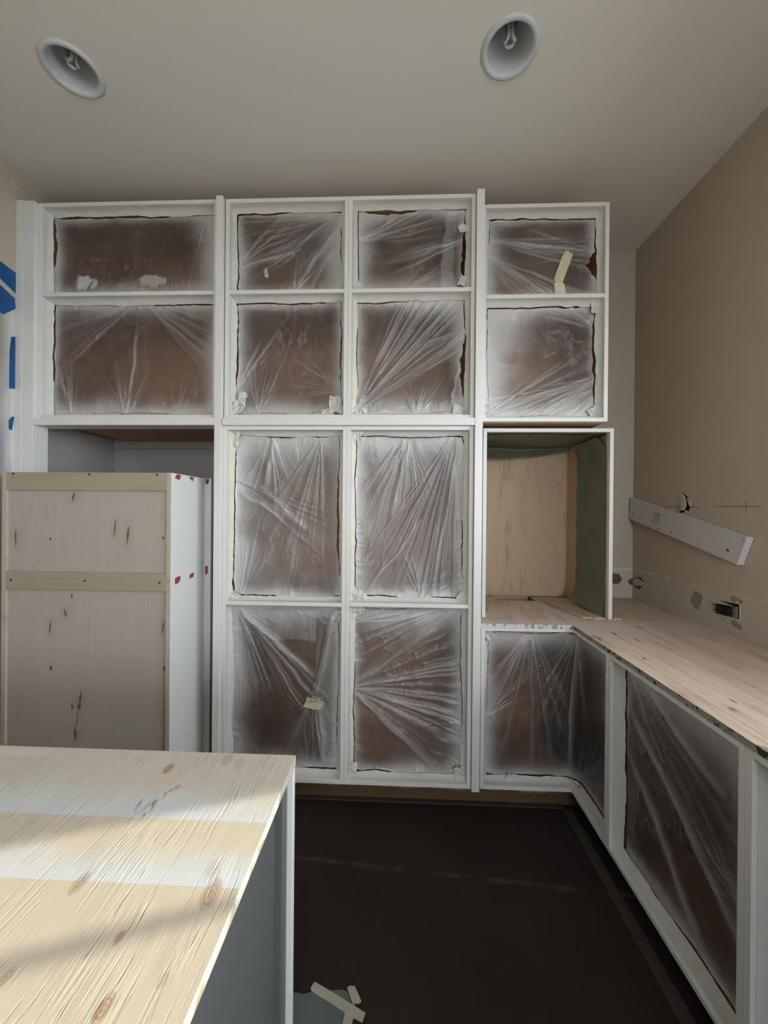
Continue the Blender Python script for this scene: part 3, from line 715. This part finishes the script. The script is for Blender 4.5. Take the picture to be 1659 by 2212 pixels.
# cabinet over the open box
D_ = TB(-.571); dx0, dx1 = .404, .9555
film('plastic sheet with a strip of yellow tape and a torn hole, over the open box', D_, dx0, dx1, 2.440, 2.848,
     fans=[(0., .74, 352, 22, 6, .014, .75), (0, .58, 322, 40, 7, .014, .6), (1., .56, 176, 40, 5, .010, .35), (.0, .9, 15, 30, 4, .01, .25)],
     creases=[(.02, .72, .98, .58, .006, .006), (.02, .56, .62, .03, .007, .008)], spray=(.16, .08, .09, .08),
     slits=[(R_, .22, .56, .040), (T_, .25, .55, .004), (T_, .75, .92, .004)], haze=.16, seed=24, wrinkle=.8,
     clear=[[(.76, .22), (.92, .22), (.94, .52), (.77, .55)]],
     extra=[([(.796, 2.677), (.808, 2.673), (.813, 2.664), (.828, 2.653), (.814, 2.611), (.781, 2.519), (.752, 2.526), (.742, 2.541), (.762, 2.6), (.784, 2.662)], 'yellow', 'tape_strip'),
            ([(.781, 2.524), (.791, 2.516), (.8, 2.463), (.747, 2.463), (.744, 2.52), (.752, 2.527)], 'cream', 'tape_strip')])
film('plastic sheet with heavy white overspray on its left half, over the open box', D_, dx0, dx1, 1.8585, 2.422,
     fans=[(1., .36, 203, 34, 10, .016, .62), (1., .24, 222, 26, 6, .014, .4), (1., .78, 150, 30, 5, .012, .45), (0, .03, 25, 40, 6, .010, .45)],
     creases=[(.05, .06, .98, .38, .010, .008), (.35, .02, .97, .27, .008, .008)], spray=(.30, .06, .10, .17),
     slits=[(R_, .12, .95, .010), (L_, .6, .85, .003), (Bm, .25, .7, .003)], haze=.15, seed=29, wrinkle=.5, flaps=[(.96, .05, .035), (.95, .95, .03), (.02, .08, .03)])
# tall cabinets
ex0, ex1 = -.8125, -.2618
film('milky sagging plastic sheet with a long open gap on its right edge', B_, ex0, ex1, .981, 1.790,
     fans=[(.8, 1., 250, 50, 6, .016, .5), (.35, 1, 265, 60, 7, .016, .4), (0, .72, 330, 36, 5, .018, .5), (.1, 0, 75, 60, 6, .012, .3)],
     creases=[(.38, .98, .30, .68, .012, .014), (.25, .68, .66, .42, .020, .014), (.02, .66, .45, .48, .018, .012), ], spray=(.18, .08, .14, .05),
     slits=[(R_, .1, .86, .012), (L_, .04, .93, .003), (T_, .3, .6, .005)], haze=.36, seed=33, wrinkle=.55, flaps=[(.04, .95, .035), (.05, .02, .03)], billow=.03, tape=('cream', 'tape', 'tape', 'tape'))
film('milky plastic sheet hanging in steep folds from its top right corner', B_, cx0, cx1, .984, 1.790,
     fans=[(.90, 1.02, 254, 42, 9, .024, .95), (.5, 1., 262, 70, 8, .014, .35), (.62, 0, 78, 100, 13, .012, .18), (.45, 1, 250, 40, 4, .012, .5)],
     creases=[(.93, .98, .70, .05, .012, .018), (.60, .48, .12, .03, .010, .012), (.97, .95, .99, .3, .010, .014)], spray=(.11, .08, .13, .08),
     slits=[(R_, .1, .5, .004), (L_, .1, .45, .006)], haze=.35, seed=36, wrinkle=.6, flaps=[(.04, .03, .04), (.1, .02, .025), (.97, .03, .03), (.04, .98, .03)], billow=.03, tape=('cream', 'tape', 'tape', 'tape'))
film('plastic sheet with a bare tape patch and a gathered fold, behind the island corner', B_, ex0, ex1, .151, .963,
     fans=[(.06, .99, 300, 44, 8, .020, .6), (.74, .44, 262, 60, 6, .014, .3), (.74, .46, 70, 50, 5, .014, .4), (.7, 0, 90, 90, 6, .01, .15)],
     creases=[(.06, .97, .75, .55, .016, .014), (.76, .45, .93, .93, .012, .020), (.78, .42, .84, .03, .012, .016), (.95, .9, .92, .1, .012, .016)], spray=(.15, .06, .13, .06),
     slits=[(R_, .1, .9, .004)], haze=.15, seed=41, wrinkle=.9, flaps=[(.95, .93, .03)], billow=.025,
     veils=[([(.75, .45), (.93, .95), (1, .95), (1, .03), (.84, .03)], .30), ([(.25, .8), (.78, .78), (.8, .97), (.25, .97)], .18)],
     extra=[([(-.437, .505), (-.388, .497), (-.352, .486), (-.35, .477), (-.371, .445), (-.4, .449), (-.455, .458), (-.441, .482)], 'yellow', 'tape_strip')])
film('plastic sheet with folds radiating from the middle of its left edge', B_, cx0, cx1, .151, .966,
     fans=[(-.01, .50, 0, 96, 9, .022, .70), (.9, 1., 212, 50, 8, .018, .45), (1., .3, 172, 40, 6, .010, .2), (0, .88, 18, 30, 4, .01, .3)],
     creases=[(0, .5, .72, .04, .009, .016), (0, .5, .97, .34, .008, .012), (0, .5, .95, .63, .010, .010), (0, .5, .5, .73, .010, .010), (0, .5, .02, .06, .012, .014)], spray=(.06, .10, .13, .06),
     slits=[(R_, .2, .95, .003), (L_, .05, .35, .004), (T_, .25, .7, .004)], haze=.16, seed=44, wrinkle=.9, flaps=[(.96, .03, .04), (.05, .97, .04), (.03, .04, .03)], billow=.025, tape=('cream', 'tape', 'tape', 'tape'))
# corner base: the sheet follows the L
cs0 = .408; L1 = XF-cs0; L2 = (se-T)-DB
def TC(s, d, z):
    a = s-cs0-L1                      # signed distance from the inner corner along the face
    hz = min(1., max(0., (z-zb0)/(zb1-zb0))); r = .02+.10*math.sin(math.pi*hz)**.7
    off = 0.
    if abs(a) < r: off = (r-abs(a))**2/(2*r)*1.1
    x_ = XF+d if a > 0 else XF+a+d*math.exp(-abs(a)*8)
    if a > 0: x_, y_ = XF+d, -DB-a+d*math.exp(-abs(a)*8)
    else: x_, y_ = XF+a+d*math.exp(-abs(a)*8), -DB+d
    return (x_-off*.7, y_-off*.7, z)
film('plastic sheet hanging round the inner corner of the base cabinets', TC, cs0, cs0+L1+L2, zb0+T, zb1-.0155,
     fans=[(.32, .99, 262, 70, 10, .018, .5), (.60, .99, 262, 60, 8, .016, .45), (0, .4, 40, 40, 4, .012, .3), (.62, .03, 60, 70, 8, .012, .3), (.9, .98, 265, 40, 4, .01, .4)],
     creases=[(.60, .97, .56, .1, .010, .014), (.32, .97, .12, .6, .010, .014), (.30, .97, .36, .72, .008, .012)], spray=(.09, .10, .13, .07),
     slits=[(Bm, .2, .5, .004), (Bm, .6, .95, .006), (T_, .3, .6, .006)], haze=.10, seed=51, wrinkle=.7, flaps=[(.18, .02, .02), (.6, .02, .025), (.03, .97, .03)], billow=.01)
film('plastic sheet with long diagonal folds in the right base cabinet beside the corner', TR, .9162, 1.4578, zb0+T, zb1-T,
     fans=[(0.02, .99, 318, 34, 5, .018, .55), (1., .35, 150, 40, 5, .010, .25)],
     creases=[(.05, .78, 1.0, .22, .016, .016), (.03, .55, .95, -.1, .014, .012), (.15, .97, .8, .72, .016, .012)], spray=(.04, .09, .14, .06),
     slits=[(L_, .3, .85, .006), (T_, .25, .75, .004), (R_, .2, .35, .01)], haze=.09, seed=55, wrinkle=.7, billow=.012, tape=('tape',)*4)
film('plastic sheet bulging in the right base cabinet second from the corner', TR, 1.4942, 2.042, zb0+T, zb1-T,
     fans=[(.1, 1., 290, 40, 5, .018, .5)], spray=(.14, .1, .15, .1), slits=[(L_, .05, .95, .006)], haze=.3, seed=58, wrinkle=.9, billow=.0)

# ------------------------------------------------------------------ green masking paper in the open box
def sheet(nu, nv, fn, smooth=True):
    vs = [fn(i/(nu-1), j/(nv-1)) for j in range(nv) for i in range(nu)]
    fs = [(j*nu+i, j*nu+i+1, (j+1)*nu+i+1, (j+1)*nu+i) for j in range(nv-1) for i in range(nu-1)]
    return MB().add(vs, fs, 0, smooth)
def n2(a, b, seed, fx, fy, o=2): return float(noise2(np.array([a]), np.array([b]), seed, fx, fy, o)[0])
ix0, ix1 = hx0+T, hx1-T
def ptop(u, v):   # v from the front edge to the back, then hanging
    x = ix0+.003+(ix1-ix0-.006)*u
    hang = .075*(1-u)**.8+.02*(u)+.008*n2(u, 0, 61, 6, 1)
    y = hy+.022+.40*min(1, v/.75)
    z = hz1-T-.004-.010*abs(n2(u, v, 62, 5, 4))-.012*math.sin(math.pi*u)*v
    if v > .75: z -= hang*(v-.75)/.25; y -= .10*(v-.75)/.25*(1-u)
    return (x, y, z)
solo('masking_paper', sheet(40, 24, ptop), 'green', 'dark green masking paper sagging under the top of the open box', 'masking paper')
def pside(u, v):  # u front to back, v bottom to top
    y = hy+.024+(.30+.012*n2(v, 1, 64, 4, 1))*u
    z = .8975+(hz1-T-.02-.8975)*v
    if v < .25: z += .03*u*(1-v/.25)
    x = ix1-.004-.010*abs(n2(u, v, 63, 3, 6))-.045*max(0, 1-v/.12)**1.5*(.3+.7*u)-.05*max(0, (v-.90)/.10)**2*(1-.5*u)
    return (x, y, z)
solo('masking_paper', sheet(24, 60, pside), 'green', 'dark green masking paper taped to the inner right side of the open box', 'masking paper')

# ------------------------------------------------------------------ freestanding cabinet with raw back
e = thing('freestanding_cabinet', (-1.33, -.68, 0), 'unfinished cabinet turned round, raw plywood back and white side, behind the island', 'cabinet')
px0, px1, py0, py1, pz = -1.698, -.957, -.82, -.54, 1.566
MB().box(px0, px0+.019, py0, py1, 0, pz, 0, {'-x': 1}).build('side_panel', ['ply_edge', 'white'], e, .0008)
MB().box(px1-.019, px1, py0, py1, 0, pz, 0, {'+x': 1}).build('side_panel', ['ply_edge', 'white'], e, .0008)
MB().box(px0+.019, px1-.019, py0+.011, py0+.017, .02, pz-.01).build('back_panel', ['birch'], e)
for z0, z1 in ((1.489, 1.5655), (1.065, 1.141), (.10, .176)):
    MB().box(px0+.0195, px1-.0195, py0, py0+.0109, z0, z1).build('cleat', ['cleat'], e, .0008)
MB().box(px0+.019, px1-.019, py0+.018, py1, pz-.06, pz-.042).build('top_panel', ['ply_tan'], e)
ff_ = MB().box(px0-.03, px0+.035, py1, py1+.019, 0, pz).box(px1-.035, px1+.031, py1, py1+.019, 0, pz).box(px0+.035, px1-.035, py1, py1+.019, pz-.07, pz)
ff_.build('face_frame', ['white'], e, .001)
for x, z in ((-1.648, 1.558), (-1.313, 1.557), (-1.018, 1.557), (-1.655, 1.103), (-1.329, 1.105), (-1.004, 1.102)):
    pr_ = [(x+.0045*math.cos(a*math.pi/5), z+.0045*math.sin(a*math.pi/5)) for a in range(10)]
    MB().prism(pr_, lambda a, b_, h: (a, py0-h, b_), .0008).build('screw', ['black'], e)
for poly in ([(-.783, 1.560), (-.773, 1.564), (-.747, 1.562), (-.759, 1.541), (-.772, 1.542), (-.792, 1.544), (-.792, 1.55)],
             [(-.683, 1.559), (-.67, 1.563), (-.631, 1.562), (-.65, 1.556), (-.646, 1.546), (-.658, 1.545), (-.673, 1.552)],
             [(-.787, 1.116), (-.747, 1.121), (-.75, 1.10), (-.765, 1.089), (-.787, 1.089)], [(-.67, 1.114), (-.635, 1.116), (-.642, 1.096), (-.674, 1.095)]):
    MB().prism(poly, lambda a, b_, h: (px1+h, a, b_), .0009).build('putty_patch', ['putty'], e)
for poly in ([(-.954, 1.563), (-.937, 1.564), (-.937, 1.545), (-.945, 1.536), (-.953, 1.538)], [(-.952, 1.134), (-.938, 1.131), (-.94, 1.094), (-.952, 1.09)]):
    MB().prism(poly, lambda a, b_, h: (a, py1-h, b_), .0009).build('putty_patch', ['putty'], e)

# ------------------------------------------------------------------ island
IX, IY0, IY1 = -.2095, -2.95, -1.602
top = MB().box(-1.45, IX, IY0, IY1, .8815, .90, 0, {'+x': 1})
solo('plywood_worktop', top, ['island_top', 'edge_island'], 'rough pale plywood worktop on the island with white overspray bands and knots', 'worktop')
e = thing('kitchen_island', (-.83, -2.27, 0), 'grey island cabinet with a white corner edge under the rough plywood', 'island')
MB().box(-1.45, IX-.001, IY1-.018, IY1+.0, 0, .881).build('end_panel', ['white'], e, .001)
MB().box(-.245, IX-.0118, IY1-.054, IY1-.018, 0, .881).build('stile', ['island_grey'], e, .001)
MB().box(-.262, -.236, IY0+.06, IY1-.054, .10, .881).build('side_panel', ['island_grey'], e)
MB().box(-.245, IX-.0118, IY0, IY0+.06, 0, .881).build('stile', ['island_grey'], e, .001)
MB().box(-1.45, -.262, IY0, IY0+.018, 0, .881).build('end_panel', ['white'], e)
MB().box(-1.45, -1.43, IY0+.018, IY1-.018, 0, .881).build('side_panel', ['white'], e)
MB().box(-.256, -.2372, IY0+.06, IY1-.054, 0, .10).build('toe_board', ['island_grey'], e)

# ------------------------------------------------------------------ recessed ceiling lights
for k, (x, y) in enumerate(LIGHTS):
    e = thing('recessed_light', (x, y, ZC), ('recessed ceiling light over the fridge alcove side, white trim ring', 'recessed ceiling light over the worktop side, white trim ring')[k], 'ceiling light', 'recessed ceiling lights')
    MB().lathe([(.096, ZC), (.0965, ZC-.004), (.090, ZC-.008), (.080, ZC-.007), (.0755, ZC+.001), (.0745, ZC+.012)], x, y, 48).build('trim_ring', ['trim_white'], e)
    MB().lathe([(.0755, ZC+.006), (.072, ZC+.05), (.062, ZC+.10), (.046, ZC+.135), (.034, ZC+.14), (.001, ZC+.14)], x, y, 48).build('reflector', ['trim_white'], e)
    MB().lathe([(.078, ZC+.002), (.09, ZC+.01), (.09, ZC+.2), (.001, ZC+.2)], x, y, 32).build('housing', ['steel'], e)
    bl = MB()
    for q in range(3):
        a = q*math.pi/3*2+.4+k; cxx, cyy = x+.014*math.cos(a), y+.014*math.sin(a); tx, ty = -math.sin(a)*.0125, math.cos(a)*.0125
        z0, z1 = ZC+.022, ZC+.135
        pts = [(cxx-tx, cyy-ty, z1)]+[(cxx-tx*math.cos(s_*math.pi/8), cyy-ty*math.cos(s_*math.pi/8), z0+.012-.0125*math.sin(s_*math.pi/8)) for s_ in range(9)]+[(cxx+tx, cyy+ty, z1)]
        bl.tube(pts, .0055, 10)
    bl.build('bulb', ['bulb'], e)
    MB().lathe([(.030, ZC+.139), (.030, ZC+.118), (.024, ZC+.112), (.001, ZC+.112)], x, y, 24).build('bulb_base', ['fixture'], e)

# ------------------------------------------------------------------ right wall: fixture, outlet, damage
YZ = lambda x0, sg=-1: (lambda a, b_, h: (x0+sg*h, a, b_))
e = thing('light_fixture', (1.42, -.40, 1.2), 'white fluorescent fixture back plate hanging tilted on the right wall above the worktop', 'fixture')
fp = [(-.016, 1.508), (-.796, 1.320), (-.751, 1.202), (-.003, 1.380)]
MB().prism(fp, YZ(XR-.002), .0255).build('housing', ['fixture'], e, .0015)
dy, dz = (fp[2][0]-fp[1][0]), (fp[2][1]-fp[1][1])
MB().prism([(-.796-.002, 1.3205), (-.789, 1.3185), (-.744, 1.2005), (-.753, 1.2015)], YZ(XR-.0015), .0275).build('end_cap', ['fixture'], e, .001)
def mark(poly, nm='print_mark', mt_='print', x0=XR-.0276, par=e, t=.0006): MB().prism(poly, YZ(x0), t).build(nm, [mt_], par)
def rect_(cy, cz, w_, h_, an):
    c, s_ = math.cos(an), math.sin(an)
    return [(cy+c*a*w_/2-s_*b_*h_/2, cz+s_*a*w_/2+c*b_*h_/2) for a, b_ in ((-1, -1), (1, -1), (1, 1), (-1, 1))]
tl_ = .235
for cy, cz, w_, h_ in ((-.272, 1.407, .014, .014), (-.250, 1.411, .012, .008), (-.254, 1.398, .052, .0035), (-.251, 1.388, .055, .0022), (-.250, 1.382, .055, .0018), (-.249, 1.376, .058, .0018), (-.247, 1.364, .07, .0028), (-.270, 1.420, .008, .003)):
    mark(rect_(cy, cz, w_, h_, tl_))
for cy, cz, w_, h_ in ((-.043, 1.418, .011, .006), (-.705, 1.258, .014, .008), (-.369, 1.316, .004, .012), (-.268, 1.330, .004, .012)):
    mark(rect_(cy, cz, w_, h_, tl_), 'keyhole', 'black')
mark([(-.776, 1.309), (-.780, 1.309), (-.785, 1.304), (-.783, 1.297), (-.781, 1.297), (-.782, 1.303), (-.779, 1.306)], 'keyhole', 'print', XR-.0291)
# duplex outlet
e = thing('wall_outlet', (XR, -.67, .96), 'black duplex outlet in a white frame hanging loose from the right wall', 'outlet')
MB().prism([(-.618, 1.020), (-.737, 1.034), (-.738, .972), (-.71, .966), (-.619, .958)], YZ(XR), .003).build('box_edge', ['gypsum'], e)
MB().prism([(-.640, 1.0265), (-.7355, 1.0335), (-.7370, .974), (-.716, .970), (-.706, 1.020)], YZ(XR), .0035).build('box_shade_patch', ['dark'], e)  # flat dark patch painted as the shade inside the outlet box
MB().prism([(-.706, 1.018), (-.731, 1.022), (-.731, .977), (-.709, .971)], YZ(XR), .007).build('mounting_strap', ['steel'], e, .0008)
MB().prism([(-.626, 1.012), (-.706, 1.0185), (-.706, .971), (-.626, .968)], YZ(XR), .012).build('receptacle', ['black'], e, .002)
for cy, cz in ((-.645, .992), (-.684, .995)):
    MB().prism([(cy+.0155*math.cos(a*math.pi/10), cz+.0185*math.sin(a*math.pi/10)) for a in range(20)], YZ(XR-.012), .003).build('socket_face', ['black'], e, .001)
for cy, cz in ((-.613, 1.003), (-.613, .980), (-.719, 1.008), (-.719, .984)):
    MB().prism([(cy+.006*math.cos(a*math.pi/6), cz+.006*math.sin(a*math.pi/6)) for a in range(12)], YZ(XR-.003), .0055).build('screw', ['steel'], e)
MB().tube([(XR-.012, -.703, .975), (XR-.022, -.695, .962), (XR-.03, -.686, .949)], .0018, 8).tube([(XR-.03, -.686, .949), (XR-.033, -.683, .945)], .0042, 10).build('mounting_screw', ['steel'], e)
# torn and patched drywall belongs to the wall
def wallbit(nm, poly, mt_, t=.0009, x0=XR): MB().prism(poly, YZ(x0), t).build(nm, [mt_], wall_right)
wallbit('drywall_patch', [(-.502, 1.043), (-.51, 1.033), (-.524, 1.036), (-.539, 1.022), (-.537, 1.006), (-.527, .982), (-.517, .958), (-.503, .953), (-.485, .967), (-.467, .989), (-.475, 1.015), (-.49, 1.033)], 'peel')
wallbit('drywall_patch', [(-.685, 1.053), (-.702, 1.062), (-.714, 1.062), (-.748, 1.051), (-.747, 1.041), (-.736, 1.035), (-.724, 1.047), (-.716, 1.047), (-.714, 1.036), (-.702, 1.034), (-.695, 1.042)], 'peel')
wallbit('drywall_patch', [(-.691, .949), (-.708, .959), (-.725, .956), (-.744, .945), (-.747, .932), (-.741, .927), (-.703, .935)], 'peel')
wallbit('drywall_patch', [(-.716, 1.047), (-.724, 1.047), (-.736, 1.036), (-.714, 1.036)], 'gypsum')
wallbit('drywall_hole', [(-.0, 1.007), (-.045, 1.030), (-.087, 1.037), (-.103, 1.012), (-.093, .984), (-.067, .960), (-.024, .970)], 'cardboard')
wallbit('drywall_patch', [(-.004, 1.002), (-.045, 1.024), (-.075, 1.022), (-.10, 1.008), (-.092, .988), (-.05, .976), (-.02, .98)], 'gypsum', .004)
wallbit('drywall_hole', [(-.405, 1.521), (-.432, 1.502), (-.459, 1.47), (-.456, 1.444), (-.448, 1.424), (-.428, 1.433), (-.413, 1.418), (-.373, 1.417), (-.401, 1.431), (-.4, 1.476), (-.406, 1.499)], 'dark')  # flat dark patch, painted shade in place of a cut hole
wallbit('drywall_patch', [(-.400, 1.515), (-.409, 1.513), (-.425, 1.497), (-.432, 1.475), (-.433, 1.452), (-.420, 1.430), (-.402, 1.430), (-.4, 1.476)], 'gypsum', .006)
wallbit('drywall_patch', [(-.440, 1.488), (-.462, 1.470), (-.458, 1.452), (-.448, 1.468)], 'gypsum', .005)
for poly in (rect_(-.39, 1.447, .25, .0022, .02), rect_(-.718, 1.4455, .21, .0022, .012), rect_(-.758, 1.446, .0022, .036, 0), rect_(-.371, 1.448, .0022, .030, 0), rect_(-.480, 1.452, .0016, .02, 0), rect_(-.758, 1.466, .003, .003, 0)):
    wallbit('pencil_mark', poly, 'pencil', .0005)
wb = bpy.data.objects['wall_back']
XZ = lambda a, b_, h: (a, -h, b_)
MB().prism([(1.300, 1.036), (1.321, 1.043), (1.358, 1.04), (1.375, 1.009), (1.358, .981), (1.332, .979), (1.305, .985)], XZ, .0009).build('drywall_hole', ['cardboard'], wb)
MB().prism([(1.408, 1.0), (1.437, 1.015), (1.437, .972), (1.419, .977)], XZ, .0009).build('drywall_hole', ['cardboard'], wb)

# ------------------------------------------------------------------ left wall: blue tape and hanging plastic
LW = lambda k: (lambda a, b_, h: (XL+.0008*k+h, a, b_))
for k, (poly, lab) in enumerate((
    ([(-.95, 2.570), (-.714, 2.539), (-.637, 2.529), (-.636, 2.429), (-.713, 2.46), (-.95, 2.56)], 'blue painter tape piece highest on the left wall beside the post'),
    ([(-.95, 2.52), (-.713, 2.431), (-.648, 2.407), (-.642, 2.36), (-.68, 2.322), (-.712, 2.291), (-.95, 2.16)], 'blue painter tape piece holding the top of the wall plastic'),
    ([(-.664, 2.217), (-.640, 2.228), (-.643, 1.978), (-.682, 1.97)], 'upright blue painter tape strip beside the filler post'),
    ([(-.681, 1.805), (-.657, 1.843), (-.645, 1.845), (-.656, 1.779), (-.676, 1.782)], 'small loose blue painter tape scrap level with the filler rail'),
    ([(-.95, 1.80), (-.708, 1.765), (-.685, 1.809), (-.673, 1.763), (-.685, 1.731), (-.693, 1.594), (-.707, 1.583), (-.95, 1.45)], 'crumpled blue painter tape piece lowest on the left wall'))):
    solo('painter_tape', MB().prism(poly, LW(1), .0012), 'blue', lab, 'tape', 'blue tape on the left wall')
nu, nv = 60, 90; U, V = np.meshgrid(np.linspace(0, 1, nu), np.linspace(0, 1, nv))
edge = -.676-.02*(1-V)-.008*noise1(V, 77, 6, 3)
Yp = -1.5+(edge+1.5)*U; Zp = .05+(2.30-.05)*V
dd = .012+.012*noise2(Yp, Zp, 71, 7, 3, 3)+.010*np.abs(noise2(Yp, Zp, 72, 16, 5, 2)); dd = np.clip(dd, .005, .05)
sp = np.clip(.36+.25*noise2(Yp, Zp, 73, 8, 4, 3)+.5*sstep(.93, 1, U), 0, 1)
e = thing('wall_plastic', (XL, -1.1, .05), 'crumpled clear plastic sheet taped to the left wall with blue tape', 'plastic sheet')
mb = MB().add([(XL+float(a), float(b_), float(c_)) for a, b_, c_ in zip(dd.ravel(), Yp.ravel(), Zp.ravel())],
              [(j*nu+i, j*nu+i+1, (j+1)*nu+i+1, (j+1)*nu+i) for j in range(nv-1) for i in range(nu-1)], 0, True)
mb.build('film', 'film', e, att=sp.ravel().astype(np.float32))

solo('plaster_chip', MB().prism([(-.652, 2.905), (-.645, 2.93), (-.662, 2.955), (-.672, 2.95), (-.664, 2.925)], LW(1), .008), 'gypsum', 'tiny loose plaster chip high on the left wall above the filler post', 'plaster chip')
# ------------------------------------------------------------------ paper on the floor
FL = lambda z: (lambda a, b_, h: (a, b_, z+h))
e = thing('floor_paper', (-.2, -1.4, 0), 'torn grey green paper on the dark floor beside the island, held with tape', 'paper')
MB().prism([(-.236, -1.287), (-.238, -1.293), (-.239, -1.28), (-.19, -1.278), (-.151, -1.275), (-.137, -1.279), (-.119, -1.308), (-.13, -1.326), (-.128, -1.42), (-.14, -1.56), (-.205, -1.56), (-.205, -1.35), (-.205, -1.31)], FL(.0005), .001).build('paper_flap', ['green_floor'], e)
MB().prism([(-.206, -1.287), (-.205, -1.31), (-.205, -1.58), (-.206, -1.58)][:0] or [(-.240, -1.2835), (-.205, -1.300), (-.165, -1.32), (-.145, -1.34), (-.142, -1.56), (-.2085, -1.56), (-.2085, -1.60), (-.31, -1.60), (-.31, -1.289), (-.278, -1.288), (-.264, -1.291)], FL(.0008), .001).build('paper_sheet', ['green_floor'], e)
for k, poly in enumerate(([(-.238, -1.261), (-.226, -1.265), (-.137, -1.3), (-.079, -1.325), (-.087, -1.346), (-.112, -1.337), (-.171, -1.312), (-.206, -1.298), (-.242, -1.283), (-.246, -1.277)],
    [(-.139, -1.271), (-.13, -1.266), (-.117, -1.266), (-.109, -1.277), (-.093, -1.301), (-.101, -1.307), (-.119, -1.306), (-.131, -1.285)],
    [(-.136, -1.306), (-.111, -1.309), (-.111, -1.332), (-.114, -1.348), (-.112, -1.50), (-.138, -1.50), (-.14, -1.349), (-.137, -1.326)])):
    MB().prism(poly, FL(.0022+.0006*k), .0006).build('tape_strip', ['floor_tape'], e)
